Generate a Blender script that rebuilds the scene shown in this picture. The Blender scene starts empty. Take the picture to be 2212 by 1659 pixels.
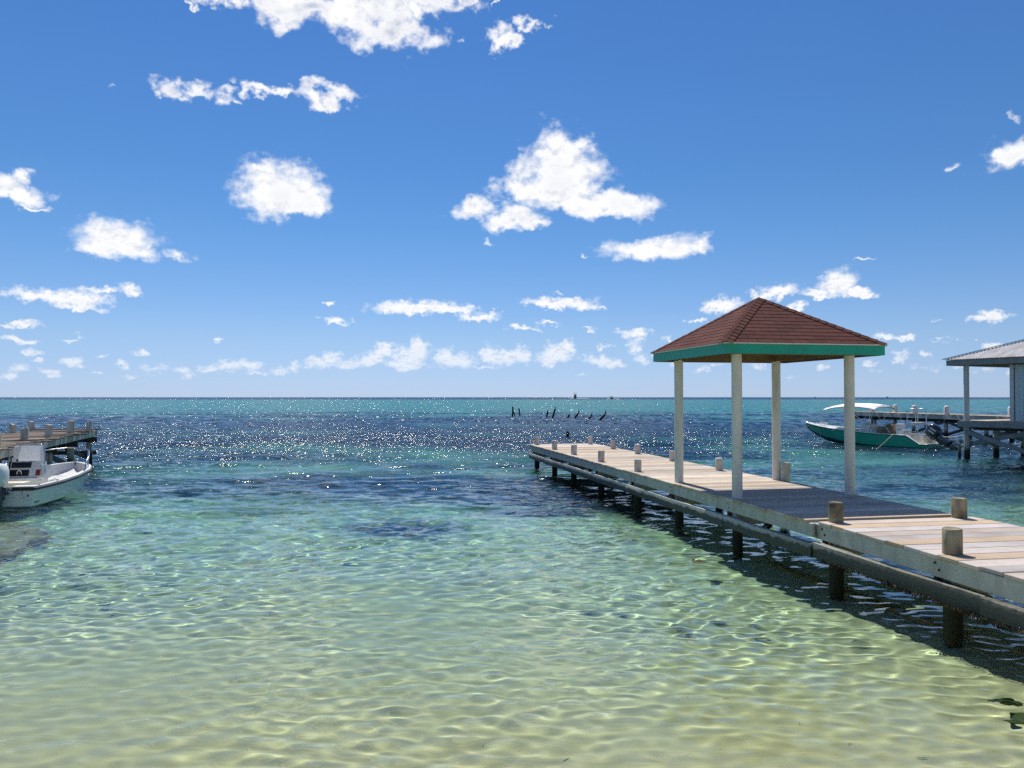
import bpy, bmesh, math, random
import numpy as np
from mathutils import Vector, Matrix

R = math.radians
scene = bpy.context.scene
COL = scene.collection

# ------------------------------------------------------------------ camera
CAM_H = 2.55
cam_d = bpy.data.cameras.new('camera')
cam_d.sensor_width = 36.0
cam_d.lens = 36.0 * 1662.0 / 2212.0
cam_d.clip_start = 0.05
cam_d.clip_end = 60000
cam = bpy.data.objects.new('camera', cam_d)
cam.location = (0, 0, CAM_H)
cam.rotation_euler = (R(90 + 0.98), 0, 0)
COL.objects.link(cam)
scene.camera = cam

# ------------------------------------------------------------------ render / exposure
scene.view_settings.view_transform = 'Standard'
scene.view_settings.look = 'None'
scene.view_settings.exposure = 0.0
scene.view_settings.gamma = 1.0
cy = scene.cycles
cy.use_denoising = False        # keeps the sun glitter crisp
cy.max_bounces = 10
cy.diffuse_bounces = 3
cy.glossy_bounces = 4
cy.transmission_bounces = 8
cy.transparent_max_bounces = 8
cy.caustics_refractive = True
cy.caustics_reflective = False
cy.sample_clamp_indirect = 1.5
cy.sample_clamp_direct = 28.0
cy.blur_glossy = 0.0

# ------------------------------------------------------------------ sun
SUN_AZ = R(-12.0)      # measured from +Y, negative = to the left
SUN_EL = R(55.5)
sd = Vector((math.sin(SUN_AZ) * math.cos(SUN_EL), math.cos(SUN_AZ) * math.cos(SUN_EL), math.sin(SUN_EL)))
sun_d = bpy.data.lights.new('sun', 'SUN')
sun_d.energy = 5.0
sun_d.angle = R(0.53)
sun_d.color = (1.0, 0.95, 0.86)
sun_d.cycles.is_caustics_light = True
sun = bpy.data.objects.new('sun', sun_d)
sun.rotation_euler = sd.to_track_quat('Z', 'Y').to_euler()
sun.location = sd * 100
COL.objects.link(sun)

# ------------------------------------------------------------------ node helper
class NT:
    def __init__(s, tree):
        s.t = tree; s.n = tree.nodes; s.l = tree.links
    def node(s, typ, **kw):
        n = s.n.new(typ)
        for k, v in kw.items():
            setattr(n, k, v)
        return n
    def put(s, sock, v):
        if isinstance(v, bpy.types.NodeSocket):
            s.l.new(v, sock)
        elif v is not None:
            if isinstance(v, (int, float)) and hasattr(sock.default_value, '__len__'):
                v = (v,) * len(sock.default_value)
            elif hasattr(sock.default_value, '__len__') and len(sock.default_value) == 4 and len(v) == 3:
                v = (*v, 1)
            sock.default_value = v
    def math(s, op, a, b=None, c=None, clamp=False):
        n = s.node('ShaderNodeMath', operation=op, use_clamp=clamp)
        for i, v in enumerate((a, b, c)):
            if v is not None: s.put(n.inputs[i], v)
        return n.outputs[0]
    def vec(s, op, a, b=None, c=None, scale=None):
        n = s.node('ShaderNodeVectorMath', operation=op)
        for i, v in enumerate((a, b, c)):
            if v is not None: s.put(n.inputs[i], v)
        if scale is not None: s.put(n.inputs['Scale'], scale)
        return n.outputs['Value'] if op in ('LENGTH', 'DOT_PRODUCT', 'DISTANCE') else n.outputs[0]
    def noise(s, vec, scale, detail=3, rough=0.5, lac=2.0, dist=0.0, out='Fac'):
        n = s.node('ShaderNodeTexNoise')
        s.put(n.inputs['Vector'], vec); s.put(n.inputs['Scale'], scale); s.put(n.inputs['Detail'], detail)
        s.put(n.inputs['Roughness'], rough); s.put(n.inputs['Lacunarity'], lac); s.put(n.inputs['Distortion'], dist)
        return n.outputs[out]
    def map(s, v, a, b, c=0.0, d=1.0, smooth=False):
        n = s.node('ShaderNodeMapRange', interpolation_type='SMOOTHSTEP' if smooth else 'LINEAR')
        n.clamp = True
        for i, x in zip((0, 1, 2, 3, 4), (v, a, b, c, d)): s.put(n.inputs[i], x)
        return n.outputs[0]
    def mix(s, f, a, b, blend='MIX'):
        n = s.node('ShaderNodeMix', data_type='RGBA', blend_type=blend)
        s.put(n.inputs[0], f); s.put(n.inputs[6], a); s.put(n.inputs[7], b)
        return n.outputs[2]
    def sep(s, v):
        n = s.node('ShaderNodeSeparateXYZ'); s.put(n.inputs[0], v); return n.outputs
    def comb(s, x, y, z):
        n = s.node('ShaderNodeCombineXYZ')
        for i, v in enumerate((x, y, z)): s.put(n.inputs[i], v)
        return n.outputs[0]
    def ramp(s, fac, stops, interp='LINEAR'):
        n = s.node('ShaderNodeValToRGB'); s.put(n.inputs[0], fac)
        e = n.color_ramp.elements; n.color_ramp.interpolation = interp
        while len(e) < len(stops): e.new(0.5)
        for el, (p, c) in zip(e, stops):
            el.position = p; el.color = (*c, 1) if len(c) == 3 else c
        return n.outputs[0]

# ------------------------------------------------------------------ world: sky with cumulus
# each puff: azimuth, elevation, half-width, half-height (degrees), strength
PUFFS = [
    (-19.58,26.26,3.56,0.95,1.22), (-15.79,26.34,4.39,1.65,1.22), (-11.86,26.45,4.19,1.96,1.22), (-8.83,25.27,2.67,1.73,1.27),
    (-8.15,27.13,4.29,1.12,1.22), (-4.20,27.30,1.27,0.60,0.90), (-23.20,25.70,1.43,0.32,0.70), (-0.38,25.25,1.53,0.99,1.17),
    (1.81,25.95,0.85,0.69,0.95), (-2.09,27.16,0.42,0.27,0.70), (-4.37,25.33,1.05,0.52,0.34), (-23.88,20.02,1.46,0.75,1.17),
    (-25.32,19.67,0.86,0.41,0.60), (-21.52,20.05,1.47,0.76,0.70), (-20.15,20.16,0.93,0.49,0.70), (-18.46,20.99,1.18,0.59,1.17),
    (-16.40,20.71,2.01,0.51,1.17), (-13.48,20.53,2.07,0.67,1.22), (-28.36,19.60,0.82,0.50,0.26), (-17.00,14.36,2.39,1.66,1.37),
    (-15.57,13.83,1.69,0.90,1.32), (-17.96,15.67,1.07,0.52,0.90), (-33.28,12.75,1.40,0.85,1.22), (-32.68,13.53,0.66,0.61,0.90),
    (-32.17,12.15,0.76,0.27,0.90), (3.43,16.89,2.46,1.78,1.32), (3.77,15.44,2.89,1.81,1.37), (0.83,14.82,2.36,1.06,1.27),
    (4.97,14.12,3.97,1.00,1.32), (8.39,14.02,1.96,0.99,1.27), (-2.63,13.66,1.74,0.87,1.17), (0.14,12.79,2.18,0.81,1.12),
    (1.52,12.45,1.27,0.64,0.90), (-2.04,11.62,0.76,0.36,0.70), (5.82,10.64,0.50,0.24,0.60), (9.73,10.64,2.47,0.81,1.27),
    (11.73,10.97,2.09,0.84,1.27), (13.87,10.88,1.24,0.66,1.17), (-27.33,10.12,2.15,1.22,1.34), (-28.27,9.59,1.55,0.76,1.22),
    (-26.22,9.62,1.46,0.74,1.22), (-23.51,9.61,1.24,0.60,0.70), (-25.10,9.86,0.86,0.59,0.70), (-31.87,6.37,1.80,0.53,1.15),
    (-29.70,6.21,1.89,0.67,1.20), (-29.43,5.69,1.76,0.36,0.98), (-28.11,6.97,1.81,0.33,0.88), (-26.34,7.02,0.78,0.52,0.93),
    (-32.59,4.47,1.32,0.28,0.98), (-29.81,3.80,0.76,0.25,0.93), (-32.70,3.48,0.79,0.28,1.18), (-31.83,2.75,0.77,0.31,0.76),
    (-29.87,2.33,0.74,0.41,1.01), (-25.53,2.95,0.56,0.38,0.96), (-21.08,3.92,0.59,0.39,0.91), (-28.08,2.55,0.65,0.23,0.66),
    (-32.44,1.83,1.05,0.44,0.78), (-29.40,2.04,0.67,0.28,0.66), (-28.21,1.67,0.69,0.28,0.71), (-25.04,1.87,1.69,0.58,0.60),
    (-26.16,1.42,1.87,0.30,0.41), (-20.35,2.03,1.55,0.64,0.78), (-16.94,1.91,1.62,0.53,0.73), (-18.19,1.70,2.66,0.34,0.48),
    (-15.67,2.09,0.82,0.54,0.76), (-13.08,2.62,1.12,0.62,1.01), (-10.44,2.64,1.47,0.66,1.05), (-7.58,3.00,1.54,1.00,1.10),
    (-7.75,2.32,1.87,0.47,1.00), (-4.00,2.68,1.51,0.80,1.00), (-0.55,2.86,1.39,0.87,1.00), (-2.28,2.17,2.06,0.40,0.58),
    (3.41,3.09,1.39,0.94,1.05), (6.32,2.74,1.46,0.71,0.83), (9.03,3.67,1.01,1.02,0.71), (9.70,2.82,0.86,0.55,0.76),
    (-33.17,1.33,0.58,0.35,0.96), (-30.94,1.54,0.67,0.36,0.96), (-23.02,1.65,0.71,0.39,0.91), (-21.40,1.86,0.79,0.44,0.96),
    (-18.82,2.22,0.88,0.60,1.01), (-14.38,2.44,0.92,0.61,1.01), (-11.77,2.29,1.02,0.51,1.01), (-9.44,3.40,0.76,0.61,1.18),
    (-6.90,3.62,0.83,0.79,1.23), (-5.02,2.85,0.84,0.70,1.18), (-1.59,3.10,0.85,0.70,1.18), (0.66,3.03,0.78,0.71,1.18),
    (2.55,2.68,0.83,0.63,1.01), (4.00,3.64,0.58,0.79,1.18), (7.68,2.49,0.89,0.52,0.96), (13.99,1.94,0.74,0.37,0.76),
    (17.82,2.23,0.65,0.36,0.76), (22.08,1.85,0.67,0.35,0.76), (24.98,2.28,0.59,0.34,0.76), (30.39,2.02,0.58,0.33,0.76),
    (32.88,1.68,0.55,0.36,0.76), (-31.45,2.29,0.55,0.31,0.76), (-26.99,2.09,0.60,0.33,0.76), (-13.49,6.85,0.81,0.24,0.88),
    (-12.77,5.54,1.01,0.31,1.15), (-14.40,5.60,0.36,0.20,0.41), (-7.08,6.48,3.12,0.62,1.25), (-8.10,6.33,1.96,0.42,1.15),
    (-5.03,6.37,2.32,0.49,1.20), (-2.45,5.94,1.86,0.50,0.93), (-1.42,6.19,0.62,0.37,0.88), (3.59,6.96,2.66,0.45,1.20),
    (4.96,6.78,1.92,0.50,0.98), (3.66,7.81,0.70,0.25,0.63), (6.67,6.62,0.76,0.29,0.63), (0.83,5.09,1.13,0.28,1.15),
    (2.73,5.57,1.01,0.25,0.88), (5.81,5.00,0.54,0.21,0.73), (8.87,4.63,1.44,0.41,0.98), (11.38,4.15,0.77,0.37,0.73),
    (6.66,3.69,1.05,0.20,0.76), (5.12,1.58,0.77,0.25,0.41), (-0.21,1.14,0.97,0.21,0.29), (15.31,6.40,1.20,0.67,1.20),
    (19.09,7.40,1.33,0.59,1.20), (17.85,7.13,0.91,0.50,0.93), (20.16,6.23,0.88,0.46,0.98), (13.52,5.39,0.95,0.29,0.88),
    (23.06,7.68,1.21,0.92,1.30), (24.16,6.99,1.00,0.40,1.20), (21.82,7.11,0.99,0.41,1.20), (24.47,9.38,1.05,0.20,0.65),
    (24.60,8.14,0.30,0.34,0.22), (31.93,4.97,0.87,0.40,1.25), (29.03,4.97,0.66,0.13,0.58), (33.37,14.93,1.57,1.00,1.37),
    (32.27,15.33,0.89,0.60,1.17), (30.06,14.49,0.76,0.49,0.62), (33.28,17.50,0.66,0.58,0.30), (25.98,3.96,0.83,0.34,1.15),
    (27.22,3.86,0.79,0.27,0.93), (29.10,3.76,1.27,0.26,0.37), (29.89,3.91,0.63,0.23,0.41), (31.91,3.25,0.53,0.34,1.18),
    (28.30,2.82,0.59,0.32,0.96), (26.80,2.64,0.47,0.59,0.96), (31.16,3.62,0.24,0.19,0.41), (23.55,1.93,0.60,0.39,0.76),
    (28.02,1.92,2.85,0.87,0.29), (25.55,1.80,1.63,0.68,0.26), (31.40,1.70,1.70,0.84,0.30), (16.56,1.75,1.53,0.44,0.29),
    (19.67,1.39,1.77,0.36,0.26), (14.97,2.26,1.86,0.29,0.33), (12.03,2.29,1.45,0.28,0.48), (10.71,3.15,0.79,0.42,0.66),
    (12.70,4.63,0.63,0.26,0.41),
]
world = bpy.data.worlds.new('World')
scene.world = world
world.use_nodes = True
wt = NT(world.node_tree)
wt.n.clear()
sky = wt.node('ShaderNodeTexSky', sky_type='NISHITA')
sky.sun_disc = False
sky.sun_elevation = SUN_EL
sky.sun_rotation = SUN_AZ
sky.altitude = 0
sky.air_density = 1.0
sky.dust_density = 0.0
sky.ozone_density = 1.0
tc = wt.node('ShaderNodeTexCoord')
d = wt.vec('NORMALIZE', tc.outputs['Generated'])
sx, sy, sz = wt.sep(d)
az = wt.math('MULTIPLY', wt.math('ARCTAN2', sx, sy), 180 / math.pi)
el = wt.math('MULTIPLY', wt.math('ARCSINE', sz), 180 / math.pi)
pa = wt.comb(az, el, 0.0)
# the far clouds low over the horizon are smaller, so their noise is finer
q = wt.vec('MULTIPLY', pa, (1 / 9.0, 1.2 / 9.0, 0))
hi = wt.map(el, 4.0, 13.0, 0.0, 1.0, True)
def nz(scale_hi, scale_lo, det, ro, out='Fac', off=(0, 0, 0)):
    a_ = wt.noise(wt.vec('ADD', q, off) if any(off) else q, scale_hi, det, ro, out=out)
    b_ = wt.noise(wt.vec('ADD', q, tuple(k * scale_hi / scale_lo for k in off)) if any(off) else q, scale_lo, det, ro, out=out)
    return wt.mix(hi, b_, a_)
w1 = nz(2.2, 6.0, 3, 0.55, 'Color')
w2 = nz(7.0, 18.0, 3, 0.6, 'Color')
wamp = wt.math('MULTIPLY_ADD', wt.math('MAXIMUM', el, 0.0), 0.065, 0.35)
warp = wt.vec('ADD', wt.vec('MULTIPLY', wt.vec('SUBTRACT', w1, (0.5, 0.5, 0.5)), (3.4, 2.0, 0)),
              wt.vec('MULTIPLY', wt.vec('SUBTRACT', w2, (0.5, 0.5, 0.5)), (1.8, 1.5, 0)))
pw = wt.vec('ADD', pa, wt.vec('SCALE', warp, scale=wamp))
f1 = nz(4.2, 11.0, 6, 0.58)
f1u = nz(4.2, 11.0, 4, 0.58, off=(-0.01, 0.05, 0.0))
f2 = nz(13.0, 34.0, 5, 0.62)
f = wt.math('ADD', wt.math('MULTIPLY', wt.math('SUBTRACT', f1, 0.5), 1.6), wt.math('MULTIPLY', wt.math('SUBTRACT', f2, 0.5), 0.75))
shade_n = wt.noise(q, 2.6, 4, 0.55)
# sky colour: clear tropical air, pale towards the sea horizon
TINT = [(0.0, (.43, .62, 1.25)), (2.2, (.47, .62, 1.08)), (4.2, (.51, .65, 0.98)), (7.2, (.47, .65, .96)), (11.5, (.40, .655, .955)),
        (16.0, (.365, .645, .96)), (27.0, (.36, .66, 1.02)), (60.0, (.36, .67, 1.05))]
tr = wt.ramp(wt.math('DIVIDE', wt.math('MAXIMUM', el, 0.0), 60.0), [(e / 60.0, tuple(k / 1.3 for k in c)) for e, c in TINT])
skyc = wt.mix(1.0, sky.outputs[0], tr, 'MULTIPLY')
away = wt.math('MULTIPLY', wt.map(wt.math('ABSOLUTE', az), 36, 44), wt.map(el, 1.0, 6.0))
away = wt.math('MAXIMUM', away, wt.map(el, 32, 40))
haze_f = wt.map(el, 0.0, 7.0, 0.5, 0.0, True)
def leaf(puffs):
    # the same kind of sky goes on outside the frame: scattered puffs by noise
    gen = wt.noise(q, 1.1, 2, 0.5)
    dist = wt.math('ADD', wt.map(gen, 0.48, 0.66, 2.2, 0.5), wt.math('MULTIPLY', wt.math('SUBTRACT', 1.0, away), 5.0))
    for (ca, ce, ra, re, st) in puffs:
        qv = wt.vec('MULTIPLY_ADD', pw, (1 / ra, 1 / re, 0), (-ca / ra, -ce / re, 0))
        qm = wt.vec('MAXIMUM', qv, wt.vec('MULTIPLY', qv, (1, -1.45, 0)))
        dist = wt.math('MINIMUM', dist, wt.math('ADD', wt.vec('LENGTH', qm), 1.0 - st))
    dens = wt.math('ADD', wt.math('SUBTRACT', 1.0, dist), f)
    cover = wt.map(dens, -0.16, 0.80, 0, 1, True)
    core = wt.math('MULTIPLY', wt.math('MULTIPLY', wt.map(dens, 0.55, 1.25), wt.map(shade_n, 0.40, 0.56)), wt.map(el, 17.0, 24.0, 0.25, 1.0))
    bil = wt.map(wt.math('SUBTRACT', f1u, f1), -0.03, 0.16, 0.0, 0.55, True)
    core = wt.math('MAXIMUM', core, wt.math('MULTIPLY', bil, wt.map(dens, 0.15, 0.6)))
    ccol = wt.mix(core, (7.9, 7.9, 8.0), (4.3, 4.7, 5.6))
    outc = wt.mix(cover, skyc, wt.mix(haze_f, ccol, skyc))
    bg = wt.node('ShaderNodeBackground')
    bg.inputs['Strength'].default_value = 0.13
    wt.l.new(outc, bg.inputs['Color'])
    return bg.outputs[0]
def split(fac, a, b):      # fac 0 -> a, 1 -> b; only the chosen half of the puffs is worked out
    m = wt.node('ShaderNodeMixShader'); wt.put(m.inputs[0], fac); wt.l.new(a, m.inputs[1]); wt.l.new(b, m.inputs[2])
    return m.outputs[0]
def sub(a0, a1, e0, e1):
    return [p for p in PUFFS if p[0] + 2 * p[2] + 2 > a0 and p[0] - 2 * p[2] - 2 < a1 and p[1] + 2 * p[3] + 1.6 > e0 and p[1] - 2 * p[3] - 1.6 < e1]
low = split(wt.math('GREATER_THAN', az, -2.0), leaf(sub(-45, -2, 0, 4.6)), leaf(sub(-2, 45, 0, 4.6)))
high = split(wt.math('GREATER_THAN', az, -5.0), leaf(sub(-45, -5, 4.6, 33)), leaf(sub(-5, 45, 4.6, 33)))
ins = split(wt.math('GREATER_THAN', el, 4.6), low, high)
outside = wt.math('MAXIMUM', wt.math('GREATER_THAN', wt.math('ABSOLUTE', az), 44.0), wt.math('GREATER_THAN', el, 33.0))
wo = wt.node('ShaderNodeOutputWorld')
wt.l.new(split(outside, ins, leaf([])), wo.inputs['Surface'])
world.cycles.sampling_method = 'NONE'

# ------------------------------------------------------------------ materials helper
def new_mat(name):
    m = bpy.data.materials.new(name); m.use_nodes = True
    t = NT(m.node_tree); t.n.clear()
    return m, t
def principled(t, **kw):
    p = t.node('ShaderNodeBsdfPrincipled')
    for k, v in kw.items():
        t.put(p.inputs[k.replace('_', ' ')], v)
    o = t.node('ShaderNodeOutputMaterial')
    t.l.new(p.outputs[0], o.inputs['Surface'])
    return p
def bump(t, h, strength=0.3, dist=0.01):
    b = t.node('ShaderNodeBump'); b.inputs['Strength'].default_value = strength; b.inputs['Distance'].default_value = dist
    t.put(b.inputs['Height'], h)
    return b.outputs[0]

def link(o, parent=None):
    COL.objects.link(o)
    if parent is not None: o.parent = parent
    return o
def tag(o, label=None, cat=None, group=None, kind=None):
    if label: o['label'] = label
    if cat: o['category'] = cat
    if group: o['group'] = group
    if kind: o['kind'] = kind
    return o
def grid_mesh(name, V, nr, nc, smooth=True):
    me = bpy.data.meshes.new(name)
    idx = np.arange(nr * nc).reshape(nr, nc)
    quads = np.stack([idx[:-1, :-1], idx[:-1, 1:], idx[1:, 1:], idx[1:, :-1]], -1).reshape(-1, 4)
    me.vertices.add(len(V)); me.vertices.foreach_set('co', V.astype(np.float32).ravel())
    nf = len(quads)
    me.loops.add(nf * 4); me.loops.foreach_set('vertex_index', quads.astype(np.int32).ravel())
    me.polygons.add(nf)
    me.polygons.foreach_set('loop_start', np.arange(0, nf * 4, 4, dtype=np.int32))
    if smooth: me.polygons.foreach_set('use_smooth', np.ones(nf, dtype=bool))
    me.update(calc_edges=True)
    return me

# ------------------------------------------------------------------ water surface
def sstep(a, b, x):
    k = np.clip((x - a) / (b - a), 0, 1); return k * k * (3 - 2 * k)
def bed_z(X, Y):
    prof_y = np.array([-30, 0, 3.0, 4.0, 5.3, 8, 12, 18, 30, 60, 150, 780, 900, 1200, 25000.])
    prof_z = np.array([1.2, 0.85, 0.12, -0.06, -0.26, -0.52, -0.82, -1.25, -1.9, -2.6, -2.6, -2.3, -4, -40, -60.])
    z = np.interp(Y - 0.03 * X, prof_y, prof_z)
    near = sstep(3.5, 7, Y)
    z = z + near * (0.05 * np.sin(X * 0.55 + 0.8 * np.sin(Y * 0.3)) * np.sin(Y * 0.42 + 0.5)
                    + 0.012 * np.sin(Y * 7.5 + 1.6 * np.sin(X * 0.9) + 0.9 * np.sin(X * 2.3 + Y)) * (1 - sstep(12, 25, Y)))
    return z
rng = np.random.default_rng(7)
def rows(y0, near_step, near_end, growth, y1):
    ys = [y0]
    while ys[-1] < y1:
        y = ys[-1]
        st = near_step if y < near_end else near_step * (y / near_end) ** growth
        ys.append(y + st)
    return np.array(ys)
yr = rows(3.2, 0.024, 9.0, 1.8, 420.0)
yr = np.concatenate([yr, np.array([460, 520, 600, 720, 900, 1200, 1700, 2500, 4000, 7000, 12000, 20000.])])
NCW = 900
tt = np.linspace(-1, 1, NCW)
Wd = 0.74 * yr + 3.0
Yg = np.repeat(yr[:, None], NCW, 1)
Xg = tt[None, :] * Wd[:, None]
stepx = 2 * Wd / NCW
stepy = np.gradient(yr)
spacing = np.maximum(stepx, stepy * 0.8)
NCOMP = 150
lam = np.exp(rng.uniform(np.log(0.10), np.log(4.5), NCOMP))
lam.sort()
ang = rng.normal(-math.pi / 2 + 0.12, 0.80, NCOMP)
# slope spectrum, peaked near 0.8 m
srms = (np.exp(-((np.log(lam) - np.log(0.25)) / 0.90) ** 2) + 0.35) * (0.25 + 0.75 * np.clip((lam - 0.10) / 0.12, 0, 1))
slope = srms / math.sqrt((srms ** 2).sum() / 2) * 0.178
ph = rng.uniform(0, 2 * math.pi, NCOMP)
calm = 0.50 + 0.50 * sstep(6.0, 20.0, yr)
Z = np.zeros_like(Xg)
gust = 1 + 0.25 * np.sin(Xg * 0.21 + 0.7 * np.sin(Yg * 0.13)) * np.sin(Yg * 0.17 + 1.3)
patch = np.clip(0.92 + 0.45 * np.sin(0.9 * Xg + 1.1 * np.sin(0.6 * Yg)) * np.sin(0.75 * Yg + 0.8 * np.sin(0.5 * Xg + 1.0)) + 0.22 * np.sin(0.33 * Xg - 0.41 * Yg + 2.0), 0.4, 1.35)
for i in range(NCOMP):
    k = 2 * math.pi / lam[i]
    wgt = np.clip((lam[i] / spacing - 4.5) / 5.0, 0, 1)
    # short ripples die out more in the shallows
    sh = calm * (0.40 + 0.60 * sstep(6, 16, yr)) if lam[i] > 0.40 else calm * (0.95 + 0.05 * sstep(5, 12, yr))
    if wgt.max() <= 0: continue
    arg = k * (math.cos(ang[i]) * Xg + math.sin(ang[i]) * Yg) + ph[i]
    s = np.sin(arg)
    Z += (wgt * sh * slope[i] / k)[:, None] * s * (patch if lam[i] < 0.45 else 1.0)
Z *= gust
water = bpy.data.objects.new('water', grid_mesh('water', np.stack([Xg, Yg, Z], -1).reshape(-1, 3), len(yr), NCW))
link(water); tag(water, kind='structure')
water.cycles.is_caustics_caster = True
at = water.data.attributes.new('depth', 'FLOAT', 'POINT')
at.data.foreach_set('value', np.clip(-bed_z(Xg, Yg), 0, 12).astype(np.float32).ravel())

m_water, t = new_mat('sea_water')
geo = t.node('ShaderNodeNewGeometry')
px, py, pz = t.sep(geo.outputs['Position'])
pos = geo.outputs['Position']
far = t.map(t.math('LOGARITHM', t.math('MAXIMUM', py, 1.0), 10.0), math.log10(9), math.log10(60), 0.0, 1.0, True)
n1 = t.noise(t.vec('MULTIPLY', pos, (0.6, 1.5, 0)), 1.5, 2, 0.6, out='Color')
far2 = t.map(t.math('LOGARITHM', t.math('MAXIMUM', py, 1.0), 10.0), math.log10(35), math.log10(110), 0.0, 1.0, True)
n2 = t.noise(t.vec('MULTIPLY', pos, (0.7, 1.4, 0)), 5.5, 2, 0.6, out='Color')
sl = t.vec('ADD', t.vec('SCALE', t.vec('SUBTRACT', n1, (0.5, 0.5, 0.5)), scale=t.math('MULTIPLY', t.math('MULTIPLY', far, 2.1), t.math('MULTIPLY_ADD', far2, -0.8, 1.0))),
           t.vec('SCALE', t.vec('SUBTRACT', n2, (0.5, 0.5, 0.5)), scale=t.math('MULTIPLY', t.math('MULTIPLY_ADD', far, 2.0, 0.12), t.math('MULTIPLY_ADD', far2, -0.93, 1.0))))
n3 = t.noise(t.vec('MULTIPLY', pos, (2.0, 0.22, 0)), 1.0, 2, 0.6, out='Color')
sl = t.vec('ADD', sl, t.vec('SCALE', t.vec('SUBTRACT', n3, (0.5, 0.5, 0.5)), scale=t.math('MULTIPLY', far2, 1.62)))
n0 = t.noise(t.vec('MULTIPLY', pos, (0.35, 1.0, 0)), 0.30, 3, 0.6, out='Color')
sl = t.vec('ADD', sl, t.vec('SCALE', t.vec('SUBTRACT', n0, (0.5, 0.5, 0.5)), scale=t.math('MULTIPLY', far, 0.4)))
s_x, s_y, s_z = t.sep(sl)
# out there the steep faces of the wind waves look towards the shore
tl = t.map(far, 0.15, 0.9)
s_y = t.math('ADD', t.math('MULTIPLY', s_y, t.math('SUBTRACT', 1.0, tl)), t.math('MULTIPLY', t.math('MULTIPLY_ADD', t.math('ABSOLUTE', s_y), -1.15, -0.06), tl))
sl = t.comb(t.math('MULTIPLY', s_x, 1.3), s_y, 0.0)
nrm = t.vec('NORMALIZE', t.vec('ADD', geo.outputs['Normal'], sl))
dep = t.node('ShaderNodeAttribute', attribute_name='depth').outputs['Fac']
# sea water swallows red light first: its own colour deepens with the depth of the water
tint = t.comb(*[t.math('EXPONENT', t.math('MULTIPLY', dep, -k)) for k in (0.47, 0.132, 0.040)])
rf = t.node('ShaderNodeBsdfRefraction'); rf.inputs['IOR'].default_value = 1.333; rf.inputs['Roughness'].default_value = 0.0
t.put(rf.inputs['Color'], tint); t.l.new(nrm, rf.inputs['Normal'])
gs = t.node('ShaderNodeBsdfAnisotropic'); gs.distribution = 'GGX'
gs.inputs['Color'].default_value = (1, 1, 1, 1)
t.put(gs.inputs['Roughness'], t.math('MULTIPLY_ADD', far, 0.045, 0.045)); t.l.new(nrm, gs.inputs['Normal'])
fr = t.node('ShaderNodeFresnel'); fr.inputs['IOR'].default_value = 1.333; t.l.new(nrm, fr.inputs['Normal'])
mx = t.node('ShaderNodeMixShader'); t.l.new(fr.outputs[0], mx.inputs[0]); t.l.new(rf.outputs[0], mx.inputs[1]); t.l.new(gs.outputs[0], mx.inputs[2])
o = t.node('ShaderNodeOutputMaterial'); t.l.new(mx.outputs[0], o.inputs['Surface'])
water.data.materials.append(m_water)

# ------------------------------------------------------------------ seabed and beach
by = np.concatenate([np.arange(-25, 3, 1.0), rows(3.0, 0.07, 9.0, 1.3, 300.0), np.array([350, 450, 600, 800, 900, 980, 1050, 1150, 1300, 2000, 5000, 12000, 20000.])])
NCB = 260
bt = np.linspace(-1, 1, NCB)
BW = 0.9 * np.maximum(by, 0) + 16.0
BY = np.repeat(by[:, None], NCB, 1); BX = bt[None, :] * BW[:, None]
BZ = bed_z(BX, BY)
bed = bpy.data.objects.new('seabed', grid_mesh('seabed', np.stack([BX, BY, BZ], -1).reshape(-1, 3), len(by), NCB))
link(bed); tag(bed, kind='structure')
bed.cycles.is_caustics_receiver = True
m_bed, t = new_mat('sand_bed')
geo = t.node('ShaderNodeNewGeometry'); pos = geo.outputs['Position']
px, py, pz = t.sep(pos)
g = t.noise(pos, 0.9, 5, 0.6)
gr = t.noise(pos, 60, 3, 0.7)
sand = t.mix(g, (0.72, 0.64, 0.30), (0.80, 0.72, 0.38))
sand = t.mix(t.math('MULTIPLY', gr, 0.35), sand, (0.30, 0.25, 0.15))
spk = t.map(t.noise(pos, 9.0, 4, 0.8), 0.66, 0.74)
sand = t.mix(t.math('MULTIPLY', spk, 0.5), sand, (0.12, 0.11, 0.05))
# seagrass meadows: patches with their own ragged outlines
sg = t.noise(t.vec('MULTIPLY', pos, (0.05, 0.075, 0)), 1.0, 6, 0.62)
ly = t.math('LOGARITHM', t.math('MAXIMUM', py, 1.0), 10.0)
bias = t.ramp(t.math('DIVIDE', ly, 4.0), [(math.log10(14) / 4, (0, 0, 0)), (math.log10(18) / 4, (0.62,) * 3), (math.log10(23) / 4, (0.97,) * 3),
        (math.log10(34) / 4, (0.80,) * 3), (math.log10(50) / 4, (1.0,) * 3), (math.log10(85) / 4, (1.0,) * 3), (math.log10(130) / 4, (0.75,) * 3), (math.log10(190) / 4, (0.25,) * 3),
        (math.log10(700) / 4, (0.2,) * 3), (math.log10(900) / 4, (1, 1, 1))])
v = t.math('ADD', sg, t.math('MULTIPLY_ADD', bias, 0.52, -0.37))
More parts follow.
